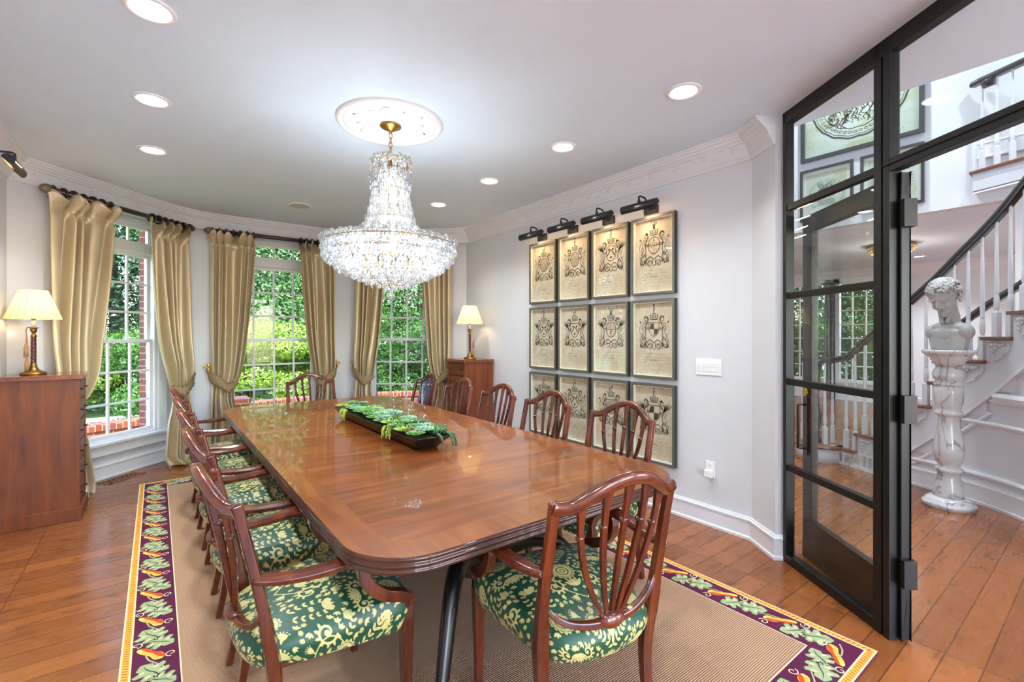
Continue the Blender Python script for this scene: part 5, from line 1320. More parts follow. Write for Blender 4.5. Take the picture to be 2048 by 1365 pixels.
# tread noses: (arc length along the outer string, height)
TR = [(0.05,0.19),(0.27,0.385),(0.50,0.585),(0.73,0.785),(0.985,1.015),(1.20,1.235),(1.42,1.435),(1.64,1.64),(1.88,1.842),(2.10,2.045),(2.32,2.25),(2.52,2.45)]
st_ = thing('curved_staircase', 'curved white staircase with brown treads rising to the right behind the marble bust', 'staircase')
treadw = wood('tread_wood', (84,44,22), (118,66,36), (140,84,50), 'Y', 0.25, 0.4)
for i, (s0, z) in enumerate(TR):
    s1 = TR[i+1][0] if i+1 < len(TR) else s0+0.21
    a0, a1 = s0-0.03, s1+0.0
    if i == 0:
        a0 = -0.02
    P = [Sout(max(0,a0), -0.035)] + [Sout(a0+(a1-a0)*q/4, -0.035) for q in range(1,5)] + [Sout(a1, 1.0)] + [Sout(max(0,a0), 1.0)]
    m = MB(); m.prism(P, z-0.032, z); o = m.build('tread', treadw, st_, bevel=0.008)
    P = [Sout(s0+(s1-s0)*q/4, 0.0) for q in range(5)] + [Sout(s1, 0.98), Sout(s0, 0.98)]
    zlow = TR[i-1][1]-0.25 if i > 1 else 0.0
    m = MB(); m.prism(P, max(0, zlow), z-0.031); m.build('riser_block', hallw, st_)
    # carved bracket under the tread end
    m = MB(); (x, y), (tx, ty), _ = S((s0+s1)/2); n_ = (ty, -tx)
    def bp_(u, w, e=0.0): return (x+tx*u+n_[0]*(0.012+e), y+ty*u+n_[1]*(0.012+e), z-0.035+w)
    for (uc, wc, rr) in ((-0.05,-0.035,0.022),(-0.02,-0.03,0.018),(0.01,-0.035,0.016),(-0.055,-0.075,0.018),(-0.06,-0.11,0.014),(0.035,-0.03,0.012),(-0.03,-0.06,0.012)):
        m.ball(bp_(uc, wc), rr, 8, 6)
    m.tube([bp_(u, w) for u, w in cr([(0.075,-0.015),(0.085,-0.04),(0.07,-0.085),(0.03,-0.11),(0.01,-0.145),(-0.04,-0.165)], 4)], 0.006, 6)
    m.build('bracket', hallw, st_)
# curtail first step and string wall to the floor
m = MB(); m.lathe([(0.0,0.0),(0.24,0.0),(0.24,0.155),(0.0,0.155)], 28, (6.22,2.20,0)); m.build('curtail_block', hallw, st_)
m = MB(); m.lathe([(0.0,0.156),(0.275,0.156),(0.285,0.172),(0.275,0.19),(0.0,0.19)], 28, (6.22,2.20,0)); m.build('curtail_tread', treadw, st_)
nS = 64
def wallstrip(off, zlo, zhi, name, mat, th=0.02):
    m = MB(); vs = []
    for i in range(nS+1):
        s = 0.0+SL[-1]*i/nS*0.999; a = Sout(s, off); b_ = Sout(s, off+th)
        lo, hi = zlo(s), max(zlo(s)+0.001, zhi(s)); vs += [(a[0],a[1],lo),(a[0],a[1],hi),(b_[0],b_[1],hi),(b_[0],b_[1],lo)]
    m._add(vs, [(i*4+j, i*4+(j+1)%4, (i+1)*4+(j+1)%4, (i+1)*4+j) for i in range(nS) for j in range(4)], 0, False)
    m._add(vs[:4], [(0,1,2,3)]); m._add(vs[-4:], [(3,2,1,0)])
    return m.build(name, mat, st_)
def zs(s):      # nosing line
    for i in range(len(TR)-1):
        if TR[i][0] <= s <= TR[i+1][0]: t = (s-TR[i][0])/(TR[i+1][0]-TR[i][0]); return TR[i][1]*(1-t)+TR[i+1][1]*t
    return TR[0][1] if s < TR[0][0] else TR[-1][1]+(s-TR[-1][0])*0.98
wallstrip(0.02, lambda s: 0, lambda s: max(0.02, zs(s)-0.50), 'lower_wall', hallw)
wallstrip(0.0, lambda s: max(0, zs(s)-0.52), lambda s: max(0.1, zs(s)-0.22), 'string', hallw)
wallstrip(-0.012, lambda s: max(0, zs(s)-0.54), lambda s: max(0.03, zs(s)-0.505), 'string_moulding', trimm, 0.03)
bb = MB()
for (z0, z1, o_) in ((0,0.15,0.0),(0.15,0.165,-0.006),(0.165,0.185,0.003),(0,0.022,-0.010)):
    vs = []
    for i in range(nS+1):
        s = SL[-1]*i/nS*0.999; a = Sout(s, o_); b_ = Sout(s, 0.03); vs += [(a[0],a[1],z0),(a[0],a[1],z1),(b_[0],b_[1],z1),(b_[0],b_[1],z0)]
    bb._add(vs, [(i*4+j, i*4+(j+1)%4, (i+1)*4+(j+1)%4, (i+1)*4+j) for i in range(nS) for j in range(4)])
bb.build('skirting', trimm, st_)
def rail_line(z, s0, s1, r_=0.012, sl=None):
    m = MB(); n = 40; P = []
    for i in range(n+1):
        s = s0+(s1-s0)*i/n; p = Sout(s, 0.012); P.append((p[0], p[1], z if sl is None else zs(s)+sl))
    m.sweep(P, [(-r_,-r_*1.6),(r_,-r_*1.6),(r_*1.6,0),(r_,r_*1.6),(-r_,r_*1.6)]); return m
mm = MB(); sz = lambda z: next((s for s in np.arange(0, SL[-1], 0.02) if zs(s)-0.54 > z), SL[-1])
for z, rr in ((0.935,0.020),(0.895,0.010),(0.70,0.012),(0.25,0.012)):
    q = rail_line(z, sz(z+0.03)-0.02, SL[-1]*0.995, rr); mm._add(q.v, q.f)
q = rail_line(0, 0.75, sz(0.90), 0.009, -0.66); mm._add(q.v, q.f)
mm.build('wainscot_moulding', trimm, st_)
# balusters
bal = [(0.0,0.0),(0.021,0.0)]
def baluster(z0, h, x, y, par, a, proto={}):
    key = round(h, 2)
    if key not in proto:
        m = MB(); q = 0.021; m.box(-q, q, -q, q, 0, 0.20)
        m.lathe([(q*1.05,0.20),(0.013,0.212),(0.016,0.222),(0.019,0.25),(0.0195,0.30),(0.015,0.345),(0.012,0.352),(0.016,0.36),(0.016,0.37),(0.0145,0.38),(0.0165,0.42),(0.0095,h)], 12, cap=False)
        o = m.build('baluster', hallw, par); proto[key] = o.data
    else:
        o = bpy.data.objects.new('baluster', proto[key]); COL.objects.link(o); o.parent = par
    o.location = (x, y, z0); o.rotation_euler = (0, 0, a); return o
RAILH = 0.93
for i, (s0, z) in enumerate(TR):
    s1 = TR[i+1][0] if i+1 < len(TR) else s0+0.21
    for f_ in (0.22, 0.72):
        s = s0+(s1-s0)*f_; p = Sout(s, 0.035); (_, (tx, ty), _) = S(s)
        baluster(z, (zs(s)+RAILH)-z-0.02, p[0], p[1], st_, math.atan2(ty, tx))
hr = MB(); P = [(Sout(s, 0.035)[0], Sout(s, 0.035)[1], zs(s)+RAILH+0.02) for s in np.arange(0.12, SL[-1]-0.02, 0.05)]
P = [(6.17,2.22,0.19+RAILH+0.02),(6.20,2.10,0.19+RAILH+0.03)] + P
hr.sweep(P, [(-0.030,-0.03),(-0.018,-0.036),(0.018,-0.036),(0.030,-0.03),(0.026,-0.012),(0.033,0.004),(0.028,0.024),(0.0,0.033),(-0.028,0.024),(-0.033,0.004),(-0.026,-0.012)], smooth=False)
hr.tube([(6.24+0.10*(1-a/9)*math.cos(a+2.6)*1.0, 2.24+0.10*(1-a/9)*math.sin(a+2.6), 0.19+RAILH+0.02) for a in np.linspace(0, 7.5, 26)], 0.030, 8)
hr.build('handrail', M('handrail_black', (20,18,18), 0.22, coat=0.5), st_)
m = MB(); m.lathe([(0.0,0.19),(0.05,0.19),(0.05,0.22),(0.03,0.25),(0.022,0.32),(0.04,0.42),(0.05,0.50),(0.03,0.58),(0.022,0.70),(0.03,0.95),(0.05,1.06),(0.05,1.10),(0.0,1.10)], 20, (6.24,2.24,0)); m.build('newel_post', M('newel_black', (24,20,18), 0.25, coat=0.4), st_)
for k in range(5):
    a = k*1.2+0.4; baluster(0.19, RAILH-0.0, 6.24+0.15*math.cos(a), 2.24+0.15*math.sin(a), st_, a)
# far side wall handrail
fr = MB(); P = [(Sout(s, 0.93)[0], Sout(s, 0.93)[1], zs(s)+0.80) for s in np.arange(0.5, SL[-1]-0.3, 0.08)]
fr.sweep(P, [(-0.025,-0.03),(0.025,-0.03),(0.032,0.0),(0.02,0.03),(-0.02,0.03),(-0.032,0.0)]); fr.build('far_handrail', MATS['handrail_black'], st_)
# ---------------------------------------------------------------- upper wall, landing
PWX = 7.1
mb = MB(); mb.box(PWX, PWX+0.15, -3.2, 6.2, H0, 5.6); mb.box(PWX, PWX+0.15, -3.2, 0.72, 0, H0); mb.box(PWX, PWX+0.15, 3.55, 6.2, 0, H0)
struct('wall_stair_hall', mb, white)
mb = MB(); mb.box(3.6, PWX, 3.55, 3.7, 0, 5.6); struct('wall_hall_far', mb, white)
ld = thing('stair_landing', 'upper stair landing with wooden nosing and white balusters at the top right', 'landing')
m = MB(); A = [(6.94,1.015),(6.76,0.63),(6.55,0.25),(6.3,-0.2),(6.3,-1.2),(PWX,-1.2),(PWX,1.015)]
m.prism(A, 2.98, 3.16); m.build('fascia', hallw, ld)
B = [(6.92,1.04),(6.72,0.62),(6.51,0.24),(6.26,-0.2),(6.26,-1.2),(PWX-0.001,-1.2),(PWX-0.001,1.04)]
m = MB(); m.prism(B, 3.16, 3.19); m.build('nosing', treadw, ld, bevel=0.006)
m = MB(); C_ = [(6.95,1.0,2.985),(6.775,0.635,2.985),(6.565,0.255,2.985),(6.31,-0.2,2.985),(6.31,-1.2,2.985)]; m.sweep(C_, [(-0.03,-0.0),(0.01,-0.02),(0.02,-0.035),(-0.03,-0.035)]); m.build('moulding', trimm, ld)
lp = cr([(6.985,0.965),(6.82,0.63),(6.61,0.25),(6.38,-0.2)], 8); acc = [0]
for i in range(1, len(lp)): acc.append(acc[-1]+math.hypot(lp[i][0]-lp[i-1][0], lp[i][1]-lp[i-1][1]))
def LP(s):
    i = 0
    while i < len(acc)-2 and acc[i+1] < s: i += 1
    t = (s-acc[i])/(acc[i+1]-acc[i]); return (lp[i][0]*(1-t)+lp[i+1][0]*t, lp[i][1]*(1-t)+lp[i+1][1]*t)
for k in range(8):
    p = LP(0.02+k*0.13); baluster(3.19, 0.93, p[0], p[1], ld, 0.4)
m = MB(); m.sweep([(p[0],p[1],4.15) for p in [(7.03,1.03)]+lp], [(-0.03,-0.03),(0.03,-0.03),(0.034,0.0),(0.02,0.03),(-0.02,0.03),(-0.034,0.0)]); m.tube([(6.97,0.93,4.10),(6.93,0.85,4.10)], 0.05, 10); m.build('handrail', MATS['handrail_black'], ld)
m = MB(); m.sweep([(PWX,1.0,3.35),(PWX,-1.2,3.35)], base_sec(0.18)); m.build('skirting', trimm, ld)
# ---------------------------------------------------------------- engravings on the upper wall
mapp = NT('map_paper'); b = mapp.bsdf(Roughness=0.8); n = mapp.noise(mapp.coord((1,1,2.5)), 2.2, 5, 0.65)
mapp.link(mapp.ramp(n, [(0.38, s2l((196,196,160))), (0.5, s2l((206,216,200))), (0.62, s2l((216,220,214)))]), b.inputs['Base Color'])
char = M('frame_charcoal', (58,60,62), 0.35, metal=0.2)
def glyphs(mb, to3, text, cx_, cz_, R_, a0, a1, h, mi=0):
    n = len(text)
    for i, chh in enumerate(text):
        if chh == ' ': continue
        cu = bpy.data.curves.new('t', 'FONT'); cu.body = chh; cu.size = h; cu.align_x = 'CENTER'; cu.resolution_u = 2
        ob = bpy.data.objects.new('t', cu); me = bpy.data.meshes.new_from_object(ob)
        a = a0+(a1-a0)*i/max(1, n-1); rot = a-PI/2
        vs = []
        for v in me.vertices:
            x, y = v.co.x*0.8, v.co.y; X = cx_+R_*math.cos(a)+x*math.cos(rot)-y*math.sin(rot); Y = cz_+R_*math.sin(a)+x*math.sin(rot)+y*math.cos(rot); vs.append(to3(X, Y))
        mb._add(vs, [tuple(p.vertices) for p in me.polygons], mi)
        bpy.data.objects.remove(ob); bpy.data.meshes.remove(me); bpy.data.curves.remove(cu)
def figures(m, to3, R, cx_, cz_, s, n, w):
    for q in range(n):
        x, y = cx_+R.uniform(-.5,.5)*s, cz_+R.uniform(-.5,.5)*s*0.8; k = R.uniform(.05,.16)*s
        P = cr([(x+R.uniform(-k,k)*0.6, y+k*(j-2)*0.5) for j in range(5)], 3); m.ribbon2(P, w*R.uniform(.6,1.4), to3, 0)
def draw_seal(big, text, seed):
    def f(m, to3):
        R = random.Random(seed)
        if big:
            for rr, w in ((0.52,0.020),(0.49,0.006),(0.40,0.008)):
                m.ribbon2([(0.0+rr*1.0*math.cos(a)*(1+0.01*math.sin(a*23)), 0.16+rr*math.sin(a)*(1+0.012*math.sin(a*17))) for a in np.linspace(0, 2*PI, 97)], w, to3, 0)
            figures(m, to3, R, 0.0, 0.12, 0.66, 170, 0.008)
            for q in range(26):
                a = -PI*q/25; x, y = 0.445*math.cos(a), 0.16+0.445*math.sin(a); m.ribbon2([(x+0.02*math.cos(t_)*R.uniform(.6,1.2), y+0.014*math.sin(t_)) for t_ in np.linspace(0,6,8)], 0.006, to3, 0)
            for q in range(60): x, y = R.uniform(-.6,.6), R.uniform(-.5,.4); m.ribbon2([(x,y),(x+R.uniform(-.012,.012),y+.01)], 0.005, to3, 1)
        else:
            glyphs(m, to3, text, 0, -0.03, 0.185, 3.9, -0.75, 0.042)
            figures(m, to3, R, 0.0, 0.03, 0.22, 70, 0.005)
            for q in range(10): m.ribbon2([(-.10+R.uniform(-.01,.01), -.09-q*.008),(.10, -.09-q*.008+R.uniform(-.004,.004))], 0.003, to3, 0)
            for x in (-.12, .12): m.ribbon2([(x+.01*math.cos(a), -.16+.01*math.sin(a)) for a in np.linspace(0,2*PI,8)], 0.004, to3, 0)
    return f
framed('framed_engraving', 1.30, 1.06, 0.05, 0.045, 'large framed round seal engraving at the top of the stair hall wall', 'picture', (PWX, 2.085, 4.33), -1, draw_seal(True, '', 5), None, 0, char, char, mapp.m)
framed('framed_engraving', 0.615, 0.70, 0.04, 0.028, 'smaller framed engraving with lettering, left below the large seal', 'picture', (PWX, 2.44, 3.34), -1, draw_seal(False, 'MARTIS NAVAZIONE DELLE FELLE PUERIS', 8), None, 0, char, char, mapp.m, 0.045)
framed('framed_engraving', 0.615, 0.70, 0.04, 0.028, 'smaller framed engraving with lettering, right below the large seal', 'picture', (PWX, 1.745, 3.34), -1, draw_seal(False, 'INVERNO PIETRA MARIO VERETIT', 9), None, 0, char, char, mapp.m, 0.045)
# ---------------------------------------------------------------- marble column and bust
t = NT('veined_marble'); b = t.bsdf(**{'Roughness': 0.18, 'Coat Weight': 0.3})
n = t.noise(t.coord((1,1,0.7), rot=(0.5,0.3,0)), 2.6, 4, 0.55, 1.2); v1 = t.math('ABSOLUTE', t.math('SUBTRACT', n, 0.5))
n2 = t.noise(t.coord(), 9, 4)
c1 = t.ramp(v1, [(0.0, s2l((128,126,128))), (0.008, s2l((168,166,166))), (0.03, s2l((206,204,202)))])
t.link(t.mix(t.ramp(n2, [(0.4, (0,0,0)), (0.75, (0.5,0.5,0.5))]), c1, s2l((186,184,182))), b.inputs['Base Color']); marble = t.m
PCX, PCY = 5.33, 0.925
pd = thing('marble_pedestal', 'turned grey-veined white marble pedestal column standing in the stair hall', 'pedestal', (PCX, PCY, 0))
m = MB(); m.lathe([(0.0,0.0),(0.172,0.0),(0.175,0.03),(0.172,0.04),(0.155,0.048),(0.15,0.065),(0.135,0.075),(0.12,0.085),(0.0,0.085)], 48); m.build('base', marble, pd)
m = MB(); P = [(0.0,0.085),(0.10,0.085),(0.098,0.11),(0.088,0.18),(0.076,0.25),(0.072,0.285),(0.078,0.292),(0.092,0.305),(0.092,0.325),(0.078,0.335),(0.070,0.35),(0.088,0.385),(0.100,0.43),(0.103,0.48),(0.095,0.54),(0.082,0.61),(0.072,0.68),(0.068,0.75),(0.07,0.765),(0.088,0.775),(0.094,0.79),(0.088,0.805),(0.078,0.815),(0.082,0.83),(0.092,0.89),(0.098,0.96),(0.10,1.0),(0.094,1.005),(0.086,1.01),(0.094,1.02),(0.100,1.035),(0.094,1.05),(0.084,1.058),(0.10,1.08),(0.107,1.11),(0.10,1.145),(0.084,1.17),(0.080,1.185),(0.0,1.185)]
m.lathe(P, 48); m.build('shaft', marble, pd)
m = MB(); m.lathe([(0.0,1.185),(0.088,1.185),(0.088,1.20),(0.108,1.205),(0.108,1.228),(0.118,1.235),(0.118,1.25),(0.155,1.285),(0.172,1.295),(0.174,1.315),(0.17,1.322),(0.0,1.322)], 48); m.build('capital', marble, pd)
bust = thing('marble_bust', 'grey marble bust of a curly haired youth looking down, on the marble pedestal', 'bust', (PCX, PCY, 1.322), math.atan2(-PCY, -PCX)-0.45)
def bust_mesh():
    m = MB(); R = random.Random(4)
    B = lambda x, y, z, rx, ry, rz, n=16: m.ball((x, y, z), 1.0, n, n//2+2, sc=(rx, ry, rz))
    # local: faces +x, y left, z up; head tilted forward and down
    hT = Matrix.Translation((0.045, 0, 0.415)) @ Matrix.Rotation(0.42, 4, 'Y') @ Matrix.Rotation(0.08, 4, 'X') @ Matrix.Scale(1.22, 4)
    m.T = hT
    B(-0.012,0,0.055,0.098,0.076,0.090,24); B(0.014,0,0.0,0.074,0.060,0.085,24); B(0.040,0,-0.058,0.040,0.038,0.036)
    B(0.064,0,-0.080,0.018,0.020,0.015)
    B(0.058,0.030,-0.014,0.022,0.022,0.026); B(0.058,-0.030,-0.014,0.022,0.022,0.026)
    B(0.073,0.026,0.033,0.016,0.025,0.009); B(0.073,-0.026,0.033,0.016,0.025,0.009); B(0.080,0,0.040,0.010,0.020,0.016)
    m.tube([(0.086,0,0.034),(0.096,0,0.010),(0.106,0,-0.010)], [0.008,0.009,0.011], 8); B(0.101,0,-0.014,0.011,0.010,0.008); B(0.092,0.011,-0.016,0.008,0.007,0.006); B(0.092,-0.011,-0.016,0.008,0.007,0.006)
    for s_ in (-1, 1):
        B(0.072,s_*0.027,0.013,0.010,0.013,0.008); m.tube([(0.076,s_*0.014,0.006),(0.083,s_*0.027,0.004),(0.074,s_*0.040,0.008)], 0.0028, 6); m.tube([(0.078,s_*0.013,0.017),(0.085,s_*0.027,0.019),(0.074,s_*0.041,0.014)], 0.003, 6)
    m.tube([(0.078,-0.021,-0.043),(0.090,-0.008,-0.038),(0.093,0,-0.040),(0.090,0.008,-0.038),(0.078,0.021,-0.043)], [0.003,0.005,0.0045,0.005,0.003], 8)
    m.tube([(0.078,-0.017,-0.050),(0.088,0,-0.053),(0.078,0.017,-0.050)], [0.003,0.006,0.003], 8)
    for s_ in (-1, 1): B(-0.008,s_*0.076,-0.002,0.015,0.008,0.024)
    for q in range(620):
        a = R.uniform(0, 2*PI); e = R.uniform(-0.55, PI/2); d = Vector((math.cos(e)*math.cos(a), math.cos(e)*math.sin(a), math.sin(e)))
        if d.x > 0.30 and d.z < 0.36: continue
        if d.z < -0.05 and d.x > -0.05 and abs(d.y) < 0.8: continue
        if d.x > 0.1 and d.z < 0.0: continue
        p = Vector((-0.014+0.100*d.x, 0.081*d.y, 0.056+0.090*d.z)); tl = Vector((0.25+R.uniform(-.3,.3), d.y*0.6+R.uniform(-.4,.4), -0.6)); tl = (tl - d*tl.dot(d)).normalized()
        r_ = R.uniform(.0055,.0085); L = R.uniform(.014,.024); c_ = R.choice((-1,1)); s2 = d.cross(tl)
        P = [tuple(p+d*(0.004+0.006*math.sin(u*2.6))+tl*L*(u-0.3)+s2*c_*0.009*math.sin(u*3.0)) for u in (0,0.3,0.6,0.85,1.0)]
        m.tube(P, [r_*0.6,r_,r_,r_*0.8,r_*0.3], 6)
    for q in range(11): y = -0.058+q*0.0116; m.tube([(0.062-abs(y)*0.35,y,0.094),(0.080-abs(y)*0.55,y*1.04,0.078),(0.083-abs(y)*0.62,y*1.1+0.003*(-1)**q,0.058)], [0.008,0.008,0.003], 6)
    m.T = None
    m.tube(cr([(-0.03,0,0.17),(-0.028,0,0.24),(-0.012,0,0.31),(0.015,0,0.37)], 4), [0.080]*4+[0.064]*4+[0.060]*5, 20)
    m.tube([(0.035,0.05,0.36),(0.058,0.015,0.225)], 0.016, 8); m.tube([(0.035,-0.05,0.36),(0.058,-0.015,0.225)], 0.016, 8)
    B(-0.02,0,0.185,0.088,0.135,0.058,24); B(-0.01,0.110,0.150,0.070,0.055,0.066,20); B(-0.01,-0.110,0.150,0.070,0.055,0.066,20)
    B(0.012,0,0.13,0.080,0.110,0.080,24); B(0.045,0.045,0.140,0.035,0.055,0.045,20); B(0.045,-0.045,0.140,0.035,0.055,0.045,20)
    # cut block beneath
    m.sweep([(0.0,0,0.16),(0.0,0,0.06),(0.0,0,0.0)], [(-0.12,-0.075),(0.12,-0.075),(0.135,0.03),(0.06,0.085),(-0.06,0.085),(-0.135,0.03)], ref=(1,0,0), scales=[1.0,0.92,0.84])
    return m
bm_ = bust_mesh(); o = bm_.build('bust_body', M('bust_marble', (168,167,163), 0.5, var=0.10, vscale=7), bust, fix=False)
rm = o.modifiers.new('remesh', 'REMESH'); rm.mode = 'VOXEL'; rm.voxel_size = 0.0032; rm.use_smooth_shade = True
sm = o.modifiers.new('smooth', 'SMOOTH'); sm.iterations = 2; sm.factor = 0.5
# ---------------------------------------------------------------- hall beyond
mb = MB(); mb.box(12.2, 12.35, -3.2, 2.95, 0, H0); mb.box(12.2, 12.35, 3.95, 4.2, 0, H0); mb.box(12.2, 12.35, 4.95, 6.2, 0, H0)
for (a, c) in ((2.95,3.95),(4.2,4.95)): mb.box(12.2, 12.35, a, c, 0, 0.45); mb.box(12.2, 12.35, a, c, 2.6, H0)
struct('wall_beyond', mb, white)
mb = MB(); mb.box(7.25, 12.6, 6.2, 6.3, 0, H0); struct('wall_beyond_side', mb, white)
for wi, (a, c) in enumerate(((2.95,3.95),(4.2,4.95))):
    w = bpy.data.objects.new('window_%d' % (4+wi), None); COL.objects.link(w); w['kind'] = 'structure'
    m = MB()
    m.box(12.18,12.26,a-0.09,a+0.02,0.36,2.7); m.box(12.18,12.26,c-0.02,c+0.09,0.36,2.7); m.box(12.18,12.26,a-0.09,c+0.09,2.58,2.7); m.box(12.16,12.26,a-0.11,c+0.11,0.38,0.46)
    for i in range(1, 4): y = a+(c-a)*i/4; m.box(12.22,12.25,y-0.012,y+0.012,0.45,2.6)
    for i in range(1, 7): z = 0.45+2.15*i/7; m.box(12.22,12.25,a,c,z-0.012,z+0.012)
    m.build('window_frame', winm, w); m = MB(); m.box(12.232,12.238,a,c,0.45,2.6); m.build('window_pane', pane, w)
mb = MB(); mb.sweep([(12.2,6.2,H0),(12.2,-3.2,H0)], [(x, z) for x, z in csec]); mb.sweep([(12.2,6.2,0),(12.2,-3.2,0)], base_sec(0.18)); struct('trim_2', mb, trimm)
dcur = M('grey_damask_curtain', (92,90,92), 0.7, var=0.35, vscale=14)
for i, (y0, y1) in enumerate(((5.0,5.22),(3.98,4.18),(2.72,2.95))):
    r = thing('curtain', 'grey patterned curtain in the room beyond the stairs, %s' % ('leftmost', 'middle', 'rightmost')[i], 'curtain', (12.08, (y0+y1)/2, 0))
    m = MB(); w_ = (y1-y0)/2; m.grid(lambda u, v: (0.04*math.sin(u*19), (u*2-1)*w_, 0.01+2.55*v), 40, 6); o = m.build('cloth', dcur, r, fix=False); sd = o.modifiers.new('t', 'SOLIDIFY'); sd.thickness = 0.01
    m = MB(); m.tube([(0,-w_-0.06,2.6),(0,w_+0.06,2.6)], 0.02, 8); m.build('pole', rodm, r)
r = thing('flush_ceiling_lamp', 'gold crystal flush ceiling lamp lit in the room beyond the stairs', 'ceiling light', (9.22, 2.275, H0))
m = MB(); m.lathe([(0.0,0.0),(0.30,0.0),(0.31,-0.03),(0.29,-0.04),(0.0,-0.04)], 32); m.build('canopy', brass, r)
m = MB()
for ti, (rr, zz) in enumerate(((0.30,-0.05),(0.29,-0.085),(0.25,-0.12),(0.19,-0.15),(0.12,-0.175),(0.05,-0.19))):
    n_ = int(rr*120)
    for q in range(n_): a = 2*PI*q/n_; m.ball((rr*math.cos(a), rr*math.sin(a), zz), 0.017, 6, 4)
o = m.build('crystal_beads', M('amber_bead', (240,214,150), 0.15, coat=0.5), r); o['kind'] = 'stuff'
m = MB(); m.ball((0,0,-0.20), 0.02, 8, 6); m.build('bulb', glow, r)
add_light('bulb_light', 'POINT', (0,0,-0.32), 12, (1,0.92,0.80), 0.12, parent=r)
downlight(10.98, 2.3, 'round recessed light in the ceiling of the room beyond the stairs', H0, 25, None)
for q_, (x, y) in enumerate(((9.0,0.0),(9.0,4.5),(11.0,-1.0))): downlight(x, y, 'round recessed light in the far room ceiling, %s' % ('hidden by the stair','beyond the dark curtains','near the rear wall')[q_], H0, 22, None)
for q_, (x, y, w_) in enumerate(((4.6,0.4,26),(6.45,2.1,34),(6.2,0.2,24),(4.2,2.4,20))): downlight(x, y, 'added unseen recessed light in the high stairwell ceiling, %s' % ('over the bust','above the large seal','over the upper stair','near the dining room')[q_], 5.6, w_, None)  # unseen lamps placed to brighten the stair hall walls
# gilt console glimpsed between the balusters
r = thing('gilt_console', 'small gilt scrolled console table seen between the stair balusters', 'console table', (9.6, 1.25, 0))
gl_ = MATS['gilt']
m = MB(); m.box(-0.2,0.2,-0.5,0.5,0.82,0.87); tag(m.build('top', ebony, r, bevel=0.01), 'dark top')
for x in (-0.15,0.15):
    for y in (-0.42,0.42):
        m = MB(); m.tube(cr([(x,y,0.82),(x-0.05,y*0.95,0.6),(x+0.03,y*0.8,0.3),(x,y*0.9,0.0)], 5), [0.035-0.0012*i for i in range(16)], 8); m.build('leg', gl_, r)
r = thing('gilt_clock', 'gilt scroll clock on the console beyond the balusters', 'clock', (9.6, 1.25, 0.87))
m = MB(); m.box(-0.08,0.08,-0.14,0.14,0,0.05); m.lathe([(0.0,0.05),(0.11,0.05),(0.05,0.14),(0.12,0.30),(0.10,0.42),(0.03,0.50),(0.0,0.56)], 16); m.build('case', gl_, r); m = MB(); m.tube([(-0.10,0,0.32),(-0.125,0,0.32)], 0.07, 20); m.build('dial', ivory, r)
# ================================================================ OUTSIDE
grassm = M('lawn', (96,132,54), 0.95, var=0.35, vscale=3, bump=0.5, bscale=30)
mb = MB(); mb.prism([(-40,4),(-1.5,4),(-1.5,6.2),(0,7.2),(2.5,7.2),(4.2,6.4),(40,6.4),(40,60),(-40,60)], -0.6, -0.42); struct('lawn', mb, grassm)
pavem = M('road_grey', (168,172,176), 0.9, var=0.06)
mb = MB(); P = [(-14+i*2.0, 11.3+0.10*((i-7)**2)*0.15) for i in range(22)]
mb.prism([(x, y) for x, y in P]+[(x, y+2.3) for x, y in reversed(P)], -0.42, -0.36); struct('road', mb, pavem)
# curved terrace wall
tw = thing('brick_parapet', 'low curved red brick terrace wall with a rowlock cap outside the windows', 'parapet')
arc = cr([(-3.4,7.0),(-1.9,8.1),(-0.35,8.75),(0.7,9.35),(1.9,9.85),(3.2,9.85),(4.4,9.45),(5.6,8.7),(6.6,7.6)], 8)
def arcwall(z0, z1, th, name, mat, u0=0):
    m = MB(); m.sweep([(x, y, (z0+z1)/2) for x, y in arc], RECT(th, z1-z0)); o = m.build(name, mat, tw)
    me = o.data; uv = me.uv_layers.new(name='UVMap'); acc_ = [0]
    for i in range(1, len(arc)): acc_.append(acc_[-1]+math.hypot(arc[i][0]-arc[i-1][0], arc[i][1]-arc[i-1][1]))
    for p in me.polygons:
        for li in p.loop_indices:
            c = me.vertices[me.loops[li].vertex_index].co; j = min(range(len(arc)), key=lambda q: (arc[q][0]-c.x)**2+(arc[q][1]-c.y)**2)
            uv.data[li].uv = (acc_[j], c.z) if name != 'cap' else (c.z+0.11*(abs(p.normal.z) > 0.5)*((arc[j][0]-c.x)**2+(arc[j][1]-c.y)**2)**.5*9, acc_[j]*0.97)
arcwall(-0.45, 0.13, 0.22, 'wall_body', brickm); arcwall(0.13, 0.22, 0.26, 'cap', brickm)
for i, (x, y, h, lab) in enumerate(((-1.22,8.25,0.40,'left'),(0.97,8.8,0.42,'middle'),(3.12,9.3,0.42,'right'))):
    r = thing('brick_pier', 'square red brick pier on the terrace seen low in the %s window' % lab, 'brick pier', (x, y, -0.45))
    m = MB(); m.box(-0.22,0.22,-0.22,0.22,0,h+0.36); o = m.build('shaft', brickm, r); uv_wall(o); m = MB(); m.box(-0.25,0.25,-0.25,0.25,h+0.36,h+0.45); o = m.build('cap', brickm, r); uv_wall(o)
r = thing('garden_lantern', 'small lit black garden lantern among the shrubs behind the middle window', 'lantern', (0.62, 9.9, -0.42))
m = MB(); m.tube([(0,0,0),(0,0,1.05)], 0.02, 8); m.lathe([(0.0,1.05),(0.07,1.05),(0.05,1.07),(0.0,1.08)], 12)
for a in (0.8,2.4,3.9,5.5): m.tube([(0.055*math.cos(a),0.055*math.sin(a),1.06),(0.075*math.cos(a),0.075*math.sin(a),1.26)], 0.006, 5)
